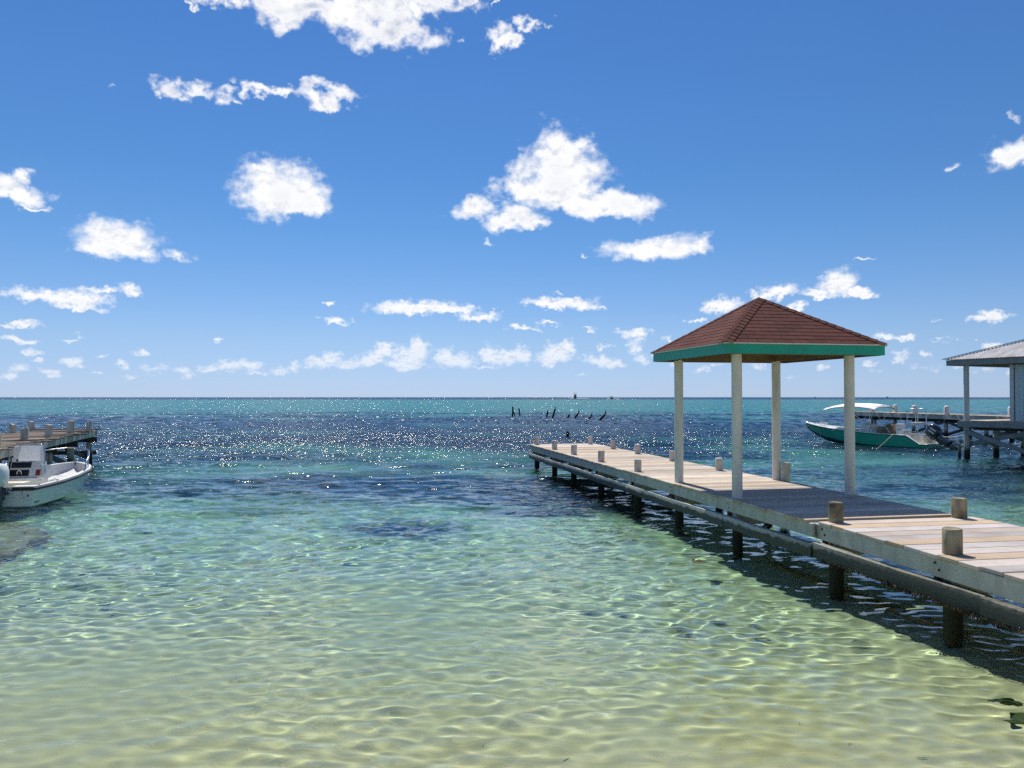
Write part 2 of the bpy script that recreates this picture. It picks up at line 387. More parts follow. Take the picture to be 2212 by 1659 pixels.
# a few named patches close in: centre x, y, radius x, y
for (cx_, cy_, rx_, ry_) in [(-2.3, 16.3, 1.7, 1.5), (0.6, 18.6, 1.9, 0.9)]:
    dd = t.vec('LENGTH', t.vec('MULTIPLY_ADD', pos, (1 / rx_, 1 / ry_, 0), (-cx_ / rx_, -cy_ / ry_, 0)))
    v = t.math('MAXIMUM', v, t.math('MULTIPLY_ADD', t.math('SUBTRACT', 1.0, dd), 0.22, t.math('MULTIPLY_ADD', sg, 0.35, 0.30)))
gm = t.map(t.math('ADD', v, t.math('MULTIPLY_ADD', t.noise(pos, 1.6, 5, 0.7), 0.16, -0.08)), 0.45, 0.60)
gcol = t.mix(t.noise(pos, 3.0, 4, 0.7), (0.020, 0.038, 0.048), (0.046, 0.064, 0.058))
col = t.mix(gm, sand, gcol)
p = principled(t, Base_Color=col, Roughness=0.95)
rp = t.noise(t.vec('MULTIPLY', pos, (1.3, 8.5, 1)), 1.0, 3, 0.55, dist=0.8)
t.l.new(bump(t, t.math('ADD', rp, t.math('MULTIPLY', gr, 0.08)), 0.5, 0.05), p.inputs['Normal'])
p.inputs['Specular IOR Level'].default_value = 0.1
bed.data.materials.append(m_bed)

# ------------------------------------------------------------------ mesh builder
class MB:
    def __init__(s):
        s.v = []; s.f = []; s.m = []
    def add(s, vs, fs, mi=0):
        o = len(s.v)
        s.v += [tuple(v) for v in vs]
        s.f += [tuple(i + o for i in f) for f in fs]
        s.m += [mi] * len(fs)
        return s
    def box(s, c, size, M=None, mi=0, bev=0.0):
        if bev:
            bm = bmesh.new(); bmesh.ops.create_cube(bm, size=1)
            for v in bm.verts: v.co = Vector((v.co.x * size[0], v.co.y * size[1], v.co.z * size[2]))
            bmesh.ops.bevel(bm, geom=bm.edges[:], offset=bev, segments=1 if bev < 0.02 else 2, affect='EDGES', profile=0.6)
            bm.verts.index_update()
            vs = [v.co.copy() for v in bm.verts]; fs = [[v.index for v in f.verts] for f in bm.faces]; bm.free()
        else:
            h = [k / 2 for k in size]
            vs = [Vector((x * h[0], y * h[1], z * h[2])) for x in (-1, 1) for y in (-1, 1) for z in (-1, 1)]
            fs = [(0, 1, 3, 2), (4, 6, 7, 5), (0, 4, 5, 1), (2, 3, 7, 6), (0, 2, 6, 4), (1, 5, 7, 3)]
        c = Vector(c)
        if M is not None: vs = [M @ v for v in vs]
        return s.add([v + c for v in vs], fs, mi)
    def bar(s, a, b, w, h, mi=0, up=(0, 0, 1), bev=0.0):
        a = Vector(a); b = Vector(b); y = (b - a); L = y.length; y.normalize()
        x = y.cross(Vector(up)); x.normalize(); z = x.cross(y)
        M = Matrix((x, y, z)).transposed()
        return s.box((a + b) / 2, (w, L, h), M, mi, bev)
    def tube(s, pts, r, n=10, mi=0, cap=True):
        pts = [Vector(p) for p in pts]
        rs = r if isinstance(r, (list, tuple)) else [r] * len(pts)
        vs = []; prev = None
        for i, p in enumerate(pts):
            tng = (pts[min(i + 1, len(pts) - 1)] - pts[max(i - 1, 0)])
            if tng.length < 1e-9: tng = Vector((0, 0, 1))
            tng.normalize()
            if prev is None:
                ref = Vector((0, 0, 1)) if abs(tng.z) < 0.9 else Vector((1, 0, 0))
                x = tng.cross(ref).normalized()
            else:
                x = (prev - tng * prev.dot(tng)).normalized()
            prev = x; y = tng.cross(x)
            for k in range(n):
                a = 2 * math.pi * k / n
                vs.append(p + (x * math.cos(a) + y * math.sin(a)) * rs[i])
        fs = []
        for i in range(len(pts) - 1):
            for k in range(n):
                k2 = (k + 1) % n
                fs.append((i * n + k, i * n + k2, (i + 1) * n + k2, (i + 1) * n + k))
        if cap:
            fs.append(tuple(range(n - 1, -1, -1))); o = (len(pts) - 1) * n
            fs.append(tuple(o + k for k in range(n)))
        return s.add(vs, fs, mi)
    def poly(s, pts, ext, mi=0):
        """flat polygon extruded by the vector ext"""
        pts = [Vector(p) for p in pts]; e = Vector(ext); n = len(pts)
        vs = pts + [p + e for p in pts]
        fs = [tuple(range(n - 1, -1, -1)), tuple(range(n, 2 * n))]
        fs += [(i, (i + 1) % n, n + (i + 1) % n, n + i) for i in range(n)]
        return s.add(vs, fs, mi)
    def grid(s, P, mi=0, close=False):
        nr = len(P); nc = len(P[0])
        fs = []
        for i in range(nr - 1):
            for j in range(nc - 1 + (1 if close else 0)):
                j2 = (j + 1) % nc
                fs.append((i * nc + j, i * nc + j2, (i + 1) * nc + j2, (i + 1) * nc + j))
        return s.add([p for row in P for p in row], fs, mi)
    def blob(s, c, size, mi=0, seg=10, jit=0.0, seed=0, M=None):
        rr = random.Random(seed); c = Vector(c)
        P = []
        for i in range(seg // 2 + 1):
            th = math.pi * i / (seg // 2)
            row = []
            for k in range(seg):
                a = 2 * math.pi * k / seg
                j = 1 + (rr.uniform(-jit, jit) if 0 < i < seg // 2 else 0)
                v = Vector((math.sin(th) * math.cos(a) * size[0], math.sin(th) * math.sin(a) * size[1], math.cos(th) * size[2])) * j
                row.append(c + (M @ v if M is not None else v))
            P.append(row)
        return s.grid(P, mi, close=True)
    def mesh(s, name, mats, smooth=None):
        me = bpy.data.meshes.new(name)
        me.from_pydata(s.v, [], s.f)
        for m in (mats if isinstance(mats, (list, tuple)) else [mats]): me.materials.append(m)
        me.polygons.foreach_set('material_index', s.m)
        bm = bmesh.new(); bm.from_mesh(me)
        bmesh.ops.recalc_face_normals(bm, faces=bm.faces[:]); bm.to_mesh(me); bm.free()
        if smooth is not None:
            me.polygons.foreach_set('use_smooth', [True] * len(me.polygons))
            me.set_sharp_from_angle(angle=R(smooth))
        me.update()
        return me
    def build(s, name, mats, parent=None, smooth=None):
        return link(bpy.data.objects.new(name, s.mesh(name, mats, smooth)), parent)
def place(name, me, loc=(0, 0, 0), rot=(0, 0, 0), parent=None, scale=None):
    o = bpy.data.objects.new(name, me); o.location = loc; o.rotation_euler = rot
    if scale: o.scale = scale
    return link(o, parent)
def empty(name, loc=(0, 0, 0), rz=0.0):
    o = bpy.data.objects.new(name, None); o.location = loc; o.rotation_euler = (0, 0, rz); o.empty_display_size = 0.3
    return link(o)

# ------------------------------------------------------------------ materials
def coords(t, rand=True):
    oc = t.node('ShaderNodeTexCoord').outputs['Object']
    if not rand: return oc, None
    r = t.node('ShaderNodeObjectInfo').outputs['Random']
    off = t.vec('SCALE', (37.0, 19.0, 53.0), scale=r)
    return t.vec('ADD', oc, off), r
def wood_mat(name, ca, cb, cdark, stretch=(1.2, 22, 22), vary=0.3, rough=0.8, spots=0.25, alt=None, green=0.0):
    m, t = new_mat(name)
    c, r = coords(t)
    raw = t.node('ShaderNodeTexCoord').outputs['Object']
    g = t.noise(t.vec('MULTIPLY', c, stretch), 1.0, 6, 0.65, dist=0.6)
    fine = t.noise(t.vec('MULTIPLY', c, tuple(k * 4 for k in stretch)), 1.0, 3, 0.7)
    bl = t.noise(c, 2.2, 4, 0.6)
    col = t.mix(t.map(g, 0.3, 0.7), ca, cb)
    if alt is not None:
        col = t.mix(t.math('MULTIPLY', t.map(t.math('FRACT', t.math('MULTIPLY', r, 7.31)), 0.45, 0.9), 0.9), col, alt)
    col = t.mix(t.math('MULTIPLY', t.map(bl, 0.42, 0.68), vary), col, cdark)
    col = t.mix(t.math('MULTIPLY', t.map(fine, 0.55, 0.75), 0.5), col, cdark)
    sp = t.map(t.noise(c, 11.0, 4, 0.75), 0.64, 0.72)
    col = t.mix(t.math('MULTIPLY', sp, spots), col, tuple(k * 0.35 for k in cdark))
    if green:  # damp greenish foot, blackened further to paint in shade from the deck
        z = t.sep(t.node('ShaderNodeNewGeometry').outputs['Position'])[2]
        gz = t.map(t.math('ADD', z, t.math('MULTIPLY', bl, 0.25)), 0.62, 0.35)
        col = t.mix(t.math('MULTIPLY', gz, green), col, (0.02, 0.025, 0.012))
    v = t.math('MULTIPLY_ADD', r, 0.42, 0.72)
    col = t.vec('SCALE', col, scale=v)
    p = principled(t, Base_Color=col, Roughness=rough)
    p.inputs['Specular IOR Level'].default_value = 0.25
    t.l.new(bump(t, t.math('ADD', g, t.math('MULTIPLY', fine, 0.5)), 0.35, 0.006), p.inputs['Normal'])
    return m
def paint_mat(name, c, dirt, amt=0.35, rough=0.55, scale=3.0, streak=True, under=None, rust=0.0, wet_shade=False):
    m, t = new_mat(name)
    oc, r = coords(t)
    geo = t.node('ShaderNodeNewGeometry')
    z = t.sep(geo.outputs['Position'])[2]
    n1 = t.noise(t.vec('MULTIPLY', oc, (1, 1, 0.25) if streak else (1, 1, 1)), scale * 2.2, 5, 0.65)
    n2 = t.noise(oc, scale, 4, 0.6)
    col = t.mix(t.math('MULTIPLY', t.map(n1, 0.45, 0.72), amt), c, dirt)
    col = t.mix(t.math('MULTIPLY', t.map(n2, 0.5, 0.75), amt * 0.7), col, dirt)
    chip = t.map(t.noise(oc, scale * 6, 5, 0.75), 0.68, 0.73)
    col = t.mix(t.math('MULTIPLY', chip, amt), col, tuple(k * 0.4 for k in dirt))
    if rust:
        rn = t.map(t.noise(t.vec('MULTIPLY', oc, (2.2, 2.2, 0.5)), 2.0, 4, 0.7), 0.66, 0.76)
        col = t.mix(t.math('MULTIPLY', rn, rust), col, (0.17, 0.05, 0.012))
    if wet_shade:  # wet pile foot, with the shade beneath the deck painted into the colour
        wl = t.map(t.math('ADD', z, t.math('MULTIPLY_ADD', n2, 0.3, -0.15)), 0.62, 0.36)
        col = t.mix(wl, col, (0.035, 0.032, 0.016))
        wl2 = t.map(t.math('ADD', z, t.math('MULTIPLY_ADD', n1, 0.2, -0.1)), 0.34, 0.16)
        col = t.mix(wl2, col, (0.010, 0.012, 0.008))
    p = principled(t, Base_Color=col, Roughness=rough)
    p.inputs['Specular IOR Level'].default_value = 0.3
    t.l.new(bump(t, t.math('ADD', n1, t.math('MULTIPLY', chip, -0.6)), 0.25, 0.004), p.inputs['Normal'])
    return m
def plain(name, c, rough=0.5, metal=0.0, spec=0.5, coat=0.0, noise=0.12, sc=6.0):
    m, t = new_mat(name)
    oc, r = coords(t)
    n = t.noise(oc, sc, 4, 0.6)
    col = t.mix(t.math('MULTIPLY', t.map(n, 0.35, 0.7), noise * 2), c, tuple(k * 0.55 for k in c))
    p = principled(t, Base_Color=col, Roughness=t.math('MULTIPLY_ADD', n, 0.2, rough - 0.1), Metallic=metal)
    p.inputs['Specular IOR Level'].default_value = spec
    p.inputs['Coat Weight'].default_value = coat
    return m

M_deck = wood_mat('deck_wood', (0.68, 0.62, 0.59), (0.55, 0.50, 0.47), (0.30, 0.25, 0.22), alt=(0.55, 0.40, 0.25), vary=0.45)
M_deck_far = wood_mat('deck_wood_bleached', (0.70, 0.61, 0.50), (0.56, 0.48, 0.39), (0.32, 0.25, 0.19), alt=(0.50, 0.36, 0.23), vary=0.4)
M_oldwood = wood_mat('old_deck_wood', (0.40, 0.34, 0.28), (0.26, 0.21, 0.17), (0.09, 0.065, 0.05), alt=(0.30, 0.22, 0.15), vary=0.6)
M_fascia = paint_mat('painted_board', (0.50, 0.50, 0.43), (0.22, 0.22, 0.17), 0.55, 0.75, 2.5, rust=0.55)
M_post = paint_mat('post_paint', (0.70, 0.68, 0.61), (0.42, 0.39, 0.30), 0.45, 0.6, 2.0)
M_bollard = paint_mat('bollard_paint', (0.60, 0.54, 0.48), (0.36, 0.29, 0.24), 0.45, 0.75, 4.0, rust=0.25)
M_pile = paint_mat('pile_paint', (0.52, 0.50, 0.42), (0.22, 0.19, 0.12), 0.6, 0.8, 3.0, wet_shade=True)
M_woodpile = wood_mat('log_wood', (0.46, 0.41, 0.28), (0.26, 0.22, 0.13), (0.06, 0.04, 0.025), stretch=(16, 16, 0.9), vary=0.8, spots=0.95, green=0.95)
M_darkwood = wood_mat('wet_wood', (0.12, 0.10, 0.08), (0.07, 0.055, 0.045), (0.02, 0.017, 0.014), vary=0.5, green=0.5)
M_beam = wood_mat('brown_beam', (0.20, 0.135, 0.075), (0.15, 0.10, 0.055), (0.06, 0.035, 0.02), vary=0.4)
M_teal = paint_mat('teal_paint', (0.012, 0.33, 0.235), (0.012, 0.20, 0.15), 0.35, 0.45, 2.0)
M_drip = paint_mat('drip_edge_paint', (0.66, 0.62, 0.55), (0.4, 0.36, 0.3), 0.3, 0.5, 3.0)
M_white = paint_mat('white_gelcoat', (0.78, 0.78, 0.74), (0.55, 0.53, 0.45), 0.25, 0.3, 1.5)

# pipe: pale upper side, mould and slime below
M_pipe, t = new_mat('mouldy_pipe')
oc, r = coords(t)
geo = t.node('ShaderNodeNewGeometry')
px, py, pz = t.sep(geo.outputs['Position'])
nb = t.noise(oc, 7.0, 6, 0.7); nb2 = t.noise(oc, 2.0, 4, 0.6)
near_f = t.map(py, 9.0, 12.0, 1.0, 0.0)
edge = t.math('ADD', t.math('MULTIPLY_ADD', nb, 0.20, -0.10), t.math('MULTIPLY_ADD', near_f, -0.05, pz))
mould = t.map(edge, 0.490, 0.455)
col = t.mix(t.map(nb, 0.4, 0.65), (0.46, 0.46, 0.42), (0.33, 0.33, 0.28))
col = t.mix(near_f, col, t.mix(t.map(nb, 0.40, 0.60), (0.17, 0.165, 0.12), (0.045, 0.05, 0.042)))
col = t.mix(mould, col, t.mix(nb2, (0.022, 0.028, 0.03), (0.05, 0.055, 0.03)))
p = principled(t, Base_Color=col, Roughness=0.6)
t.l.new(bump(t, t.math('ADD', nb, t.math('MULTIPLY', t.noise(oc, 40, 3, 0.7), 0.4)), 0.6, 0.015), p.inputs['Normal'])

# ------------------------------------------------------------------ main pier
TH = R(11.43)
ZD = 0.85
rnd = random.Random(3)
pier = empty('pier', (0, 0, 0), TH)
tag(pier, 'long pale plank pier with round posts running out beneath the red roofed gazebo', 'pier')
N0, N1 = 6.15, 8.52
def plank_mesh(name, w, L, th, mat):
    return MB().box((0, 0, 0), (L, w, th), bev=0.006).mesh(name, mat)
far_meshes = [plank_mesh('plank_far_%d' % i, 0.258, N1 - N0 + 0.03 + 0.02 * i, 0.04, M_deck_far) for i in range(3)]
u = 9.70
while u < 27.1:
    place('plank', far_meshes[rnd.randrange(3)], ((N0 + N1) / 2 + rnd.uniform(-.012, .012), u + 0.132, ZD - 0.02 + rnd.uniform(-.003, .003)), (rnd.uniform(-.006, .006), rnd.uniform(-.001, .001), rnd.uniform(-.002, .002)), pier)
    u += 0.266
near_meshes = [plank_mesh('plank_near_%d' % i, 0.272, N1 - N0 + 0.02 + 0.02 * i, 0.042, M_deck) for i in range(3)]
def nshift(u): return 0.095 - (9.54 - u) * 0.023
u = 9.53
while u > -1.2:
    place('plank', near_meshes[rnd.randrange(3)], ((N0 + N1) / 2 + nshift(u) + rnd.uniform(-.012, .012), u - 0.142, ZD - 0.028 + rnd.uniform(-.004, .004)), (rnd.uniform(-.008, .008), rnd.uniform(-.001, .001), -0.023 + rnd.uniform(-.003, .003)), pier)
    u -= 0.286
# edge boards (joints at the piles)
uL = [26.8, 24.3, 22.05, 19.45, 16.75, 14.45, 12.05, 9.45, 7.3, 4.9, 2.4, 0.0]
ends = [27.1, 24.32, 19.47, 14.47, 9.585]
for a, b in zip(ends[:-1], ends[1:]):
    MB().bar((N0 + 0.03, a - 0.004, ZD - 0.135), (N0 + 0.03, b + 0.004, ZD - 0.135), 0.042, 0.185, bev=0.005).build('edge_board', M_fascia, pier)
    MB().bar((N1 - 0.03, a - 0.004, ZD - 0.135), (N1 - 0.03, b + 0.004, ZD - 0.135), 0.042, 0.185, bev=0.005).build('edge_board', M_fascia, pier)
for a, b in ((9.70, 4.95), (4.95, 0.1)):
    for s_, nn in ((1, N0 + 0.015), (-1, N1 - 0.03)):
        MB().bar((nn + nshift(a), a - 0.004, ZD - 0.150), (nn + nshift(b), b + 0.004, ZD - 0.150), 0.044, 0.20, bev=0.005).build('edge_board', M_fascia, pier)
MB().bar((N0 + 0.06, 27.08, ZD - 0.135), (N1 - 0.06, 27.08, ZD - 0.135), 0.042, 0.185, bev=0.005).build('edge_board', M_fascia, pier)
# piles, some of them standing proud as mooring posts
def pile(x, y, z0, z1, r, mat, n=16, tilt=(0, 0)):
    zs = [z0, 0.0, 0.5, z1 - 0.012, z1]
    rs = [r * 1.04, r * 1.02, r, r, r - 0.012]
    pts = [(x + tilt[0] * (z - z1), y + tilt[1] * (z - z1), z) for z in zs]
    return MB().tube(pts, rs, n).build('pile', mat, pier, 40)
def post_top(x, y, r, z0, z1, mat):
    k = rnd.uniform(-.01, .01)
    r *= rnd.uniform(.96, 1.05)
    mb = MB().tube([(x, y, z0), (x + k * .5, y, (z0 + z1) / 2), (x + k, y, z1 - 0.012), (x + k, y, z1)], [r * 1.01, r, r * .985, r - 0.012], 20)
    # hand-cut log: the outline and the sawn top are a little uneven
    ph_ = rnd.uniform(0, 6); sl_x, sl_y = rnd.uniform(-.06, .06), rnd.uniform(-.06, .06)
    out = []
    for (vx, vy, vz) in mb.v:
        an = math.atan2(vy - y, vx - x); f_ = 1 + .018 * math.sin(3 * an + ph_) + .012 * math.sin(7 * an + 2 * ph_)
        out.append((x + (vx - x) * f_, y + (vy - y) * f_, vz + ((vx - x) * sl_x + (vy - y) * sl_y if vz > z1 - .03 else 0)))
    mb.v = out
    return mb.build('mooring_post', mat, pier, 40)
for i, uu in enumerate(uL):
    for nn in (6.33, 8.28):
        if nn > 7 and uu < 7: continue
        du = 0 if nn < 7 else -0.13
        x = nn + (nshift(uu) if uu < 9.6 else 0); y = uu + (du if uu > 15 else 0)
        z0 = float(bed_z(np.array(x * math.cos(TH) - y * math.sin(TH)), np.array(x * math.sin(TH) + y * math.cos(TH)))) - 0.3
        gaz = uu in (14.45, 12.05)
        wood = uu < 10
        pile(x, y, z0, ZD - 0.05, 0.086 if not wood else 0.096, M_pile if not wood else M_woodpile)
        if gaz or uu < 7: continue
        if nn > 7 and uu == 7.3: continue
        post_top(x, y, 0.084 if not wood else 0.097, ZD - 0.048, ZD + (0.285 if not wood else 0.27) + rnd.uniform(-.012, .012), M_bollard if not wood else M_woodpile)
    # cross beams clamp the pile pair
    sh = nshift(uu) if uu < 9.6 else 0
    for dy in (-0.125, 0.125):
        MB().bar((6.215 + sh, uu + dy, ZD - 0.335), (8.40 + sh, uu + dy, ZD - 0.335), 0.045, 0.19, bev=0.004).build('cross_beam', M_fascia if dy < 0 else M_beam, pier)
# bolt heads with their rust runs on the edge board
M_rust = plain('rust', (0.11, 0.035, 0.012), 0.9, noise=0.4, sc=30)
for uu in uL[:9]:
    sh = nshift(uu) if uu < 9.6 else 0.015
    for dz, dy in ((-.10, .03), (-.17, -.03)):
        x_ = N0 + sh + (0.009 if uu > 9.6 else -0.007)
        MB().tube([(x_ - .016, uu + dy, ZD + dz), (x_ + .01, uu + dy, ZD + dz)], .013, 8).build('bolt', M_rust, pier)
# outer pile standing free beside the deck
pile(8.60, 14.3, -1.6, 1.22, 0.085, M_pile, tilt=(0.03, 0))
# long rubbing rail along the piles
pe = [27.15, 21.9, 16.9, 12.12, 9.55, 6.6, 3.5]
for a, b in zip(pe[:-1], pe[1:]):
    near_ = a < 9.6
    nn = 6.15 if not near_ else 6.12 + nshift((a + b) / 2)
    k = 10; P_ = []
    hw, hh, bv = (0.045, 0.094, 0.005) if not near_ else (0.052, 0.106, 0.012)
    for i in range(k + 1):
        y = a + (b - a) * i / k + (0.008 if i == k else (-0.008 if i == 0 else 0))
        cx_, cz_ = nn + 0.006 * math.sin(i * 1.3 + a), 0.452 - 0.010 * math.sin(math.pi * i / k) + (0.01 if near_ else 0)
        row = []
        for (sx_, sz_) in ((1, 1), (-1, 1), (-1, -1), (1, -1)):
            for q_ in range(4):
                an = {(1, 1): 0, (-1, 1): 90, (-1, -1): 180, (1, -1): 270}[(sx_, sz_)] + q_ * 30
                row.append(Vector((cx_ + sx_ * (hw - bv) + bv * math.cos(R(an)), y, cz_ + sz_ * (hh - bv) + bv * math.sin(R(an)) + rnd.uniform(-.002, .002))))
        P_.append(row)
    mb = MB().grid(P_, close=True); n_r = len(P_[0])
    mb.add(P_[0], [tuple(range(n_r))]); mb.add(P_[-1], [tuple(range(n_r - 1, -1, -1))])
    mb.build('rubbing_rail', M_pipe, pier, 40)
# weed hanging from the pipe's underside
M_weed = plain('brown_weed', (0.045, 0.024, 0.012), 0.8, noise=0.4, sc=20)
mb = MB()
for i in range(1800):
    y = 9.5 - rnd.random() ** 0.8 * 6.0
    n_ = 6.11 + nshift(y) + rnd.uniform(-.085, .04)
    dx = n_ - (6.11 + nshift(y)); zz = 0.45 - math.sqrt(max(0.104 ** 2 - dx * dx, 0)) + 0.006
    L = rnd.uniform(.010, .042) * (1.4 if math.sin(y * 5) > 0.2 else 0.7); w = rnd.uniform(.006, .016)
    a = rnd.uniform(0, 3.14); sx_, sy_ = rnd.uniform(-.02, .02), rnd.uniform(-.02, .02)
    c_, s_ = math.cos(a) * w, math.sin(a) * w
    mb.add([(n_ - c_, y - s_, zz), (n_ + c_, y + s_, zz), (n_ + sx_ + c_ * .4, y + sy_ + s_ * .4, zz - L), (n_ + sx_ - c_ * .4, y + sy_ - s_ * .4, zz - L)], [(0, 1, 2, 3)])
w_ = mb.build('weed_fringe', M_weed, pier); w_['kind'] = 'stuff'
# sunken beam lying under the pier
M_algae = plain('algae_wood', (0.10, 0.085, 0.025), 0.9, noise=0.4, sc=9)
MB().bar((6.62, 7.4, -0.30), (6.50, 11.2, -0.45), 0.16, 0.16, bev=0.02).build('sunken_beam', M_algae, pier)

# ------------------------------------------------------------------ gazebo
gz = empty('gazebo', (0, 0, 0), TH)
tag(gz, 'open gazebo with reddish brown shingled hip roof and teal fascia standing on the pier', 'gazebo')
GX0, GX1, GY0, GY1 = 5.90, 8.84, 11.60, 14.72
ZE, ZT, ZP = 3.265, 3.425, 4.40
gxc, gyc = (GX0 + GX1) / 2, (GY0 + GY1) / 2
for x in (6.33, 8.47):
    for y in (12.05, 14.45):
        k = 10
        pts = [(x, y, ZD + 0.001 + (3.30 - ZD) * i / k) for i in range(k + 1)]
        MB().tube(pts, 0.087, 22).build('post', M_post, gz, 50)
for a, b in (((6.33, 12.05), (8.47, 12.05)), ((6.33, 14.45), (8.47, 14.45)), ((6.33, 12.05), (6.33, 14.45)), ((8.47, 12.05), (8.47, 14.45))):
    for o_ in (-0.055, 0.055):
        ox, oy = (0, o_) if a[1] == b[1] else (o_, 0)
        ex, ey = (0.1, 0) if a[1] == b[1] else (0, 0.1)
        zz = 3.345 if a[1] == b[1] else 3.350
        MB().bar((a[0] + ox - ex, a[1] + oy - ey, zz), (b[0] + ox + ex, b[1] + oy + ey, zz), 0.04, 0.14 if a[1] == b[1] else 0.128).build('header_beam', M_beam, gz)
# fascia boards with drip edge
for (a, b, nm) in (((GX0, GY0), (GX1, GY0), 0), ((GX1, GY0), (GX1, GY1), 1), ((GX1, GY1), (GX0, GY1), 0), ((GX0, GY1), (GX0, GY0), 1)):
    a = Vector((*a, 0)); b = Vector((*b, 0)); d_ = (b - a).normalized(); nn = Vector((d_.y, -d_.x, 0))
    e = 0.0 if nm == 0 else -0.032
    fb = MB().bar(a - d_ * e + Vector((0, 0, (ZE + ZT) / 2)) - nn * .015, b + d_ * e + Vector((0, 0, (ZE + ZT) / 2)) - nn * .015, 0.03, ZT - ZE).build('fascia_board', M_teal, gz)
    MB().bar(a - d_ * (.02 + e) + nn * .012 + Vector((0, 0, ZT + 0.012)), b + d_ * (.02 + e) + nn * .012 + Vector((0, 0, ZT + 0.012)), 0.03, 0.02).build('drip_edge', M_drip, fb)
for (a, b) in (((GX0 + .05, GY0 + .05), (GX1 - .05, GY0 + .05)), ((GX0 + .05, GY1 - .05), (GX1 - .05, GY1 - .05)), ((GX0 + .05, GY0 + .075), (GX0 + .05, GY1 - .075)), ((GX1 - .05, GY0 + .075), (GX1 - .05, GY1 - .075))):
    MB().bar((*a, (ZE + ZT) / 2 - .008), (*b, (ZE + ZT) / 2 - .008), 0.036, ZT - ZE - .006).build('sub_fascia', M_beam, gz)
# roof deck (underside shows as brown boards)
roof = MB()
rb = [Vector((GX0 - .01, GY0 - .01, ZT + .024)), Vector((GX1 + .01, GY0 - .01, ZT + .024)), Vector((GX1 + .01, GY1 + .01, ZT + .024)), Vector((GX0 - .01, GY1 + .01, ZT + .024))]
pk = Vector((gxc, gyc, ZP)); dn = Vector((0, 0, -0.022))
roof.add(rb + [pk] + [v + dn for v in rb] + [pk + dn], [(0, 1, 4), (1, 2, 4), (2, 3, 4), (3, 0, 4), (6, 5, 9), (7, 6, 9), (8, 7, 9), (5, 8, 9), (0, 5, 6, 1), (1, 6, 7, 2), (2, 7, 8, 3), (3, 8, 5, 0)])
roof = roof.build('roof', M_beam, gz)
for c_ in ((GX0 + .06, GY0 + .06), (GX1 - .06, GY0 + .06), (GX1 - .06, GY1 - .06), (GX0 + .06, GY1 - .06), (gxc, GY0 + .06), (gxc, GY1 - .06), (GX0 + .06, gyc), (GX1 - .06, gyc)):
    c3 = Vector((c_[0], c_[1], ZT - 0.035)); MB().bar(c3, Vector((gxc, gyc, ZP - 0.09)), 0.045, 0.09).build('rafter', M_beam, roof)
# shingles, one by one
M_sh, t = new_mat('asphalt_shingle')
oc, r = coords(t)
gr = t.noise(oc, 220, 2, 0.6); bl = t.noise(oc, 3.0, 4, 0.6)
col = t.mix(t.map(gr, 0.35, 0.7), (0.135, 0.043, 0.034), (0.072, 0.024, 0.020))
col = t.mix(t.math('MULTIPLY', t.map(bl, 0.4, 0.7), 0.4), col, (0.11, 0.055, 0.045))
col = t.vec('SCALE', col, scale=t.math('MULTIPLY_ADD', r, 0.34, 0.83))
p = principled(t, Base_Color=col, Roughness=0.92); p.inputs['Specular IOR Level'].default_value = 0.15
t.l.new(bump(t, gr, 0.5, 0.003), p.inputs['Normal'])
def clip_poly(poly, a, b, c):
    """keep a*x+b*y+c >= 0"""
    out = []
    for i in range(len(poly)):
        p0, p1 = poly[i], poly[(i + 1) % len(poly)]
        d0 = a * p0[0] + b * p0[1] + c; d1 = a * p1[0] + b * p1[1] + c
        if d0 >= 0: out.append(p0)
        if d0 * d1 < 0:
            k = d0 / (d0 - d1); out.append((p0[0] + (p1[0] - p0[0]) * k, p0[1] + (p1[1] - p0[1]) * k))
    return out
ROWS = 13
for i in range(4):
    A, B = rb[i], rb[(i + 1) % 4]
    ex = (B - A).normalized(); L = (B - A).length
    mid = (A + B) / 2; up = (pk - mid); H = up.length; up.normalize(); nn = ex.cross(up)
    rh = H / ROWS
    for rI in range(ROWS):
        y0, y1 = rI * rh - 0.012, (rI + 1) * rh + 0.02
        x = -0.31 * ((rI * 0.37) % 1.0) - 0.02
        while x < L:
            w = 0.31
            poly = [(x + .003, y0), (x + w - .003, y0), (x + w - .003, y1), (x + .003, y1)]
            poly = clip_poly(poly, H, -L / 2, L * 0.02)             # left hip
            if len(poly) >= 3: poly = clip_poly(poly, -H, -L / 2, H * L + L * 0.02)
            x += w
            if len(poly) < 3: continue
            area = abs(sum(poly[k][0] * poly[(k + 1) % len(poly)][1] - poly[(k + 1) % len(poly)][0] * poly[k][1] for k in range(len(poly)))) / 2
            if area < 0.002: continue
            pts = []
            for (qx, qy) in poly:
                lift = 0.004 + 0.0075 * max(0, (y1 - qy) / (y1 - y0)) + rnd.uniform(0, .0012)
                pts.append(A + ex * qx + up * qy + nn * lift)
            MB().poly(pts, nn * -0.006).build('shingle', M_sh, roof)
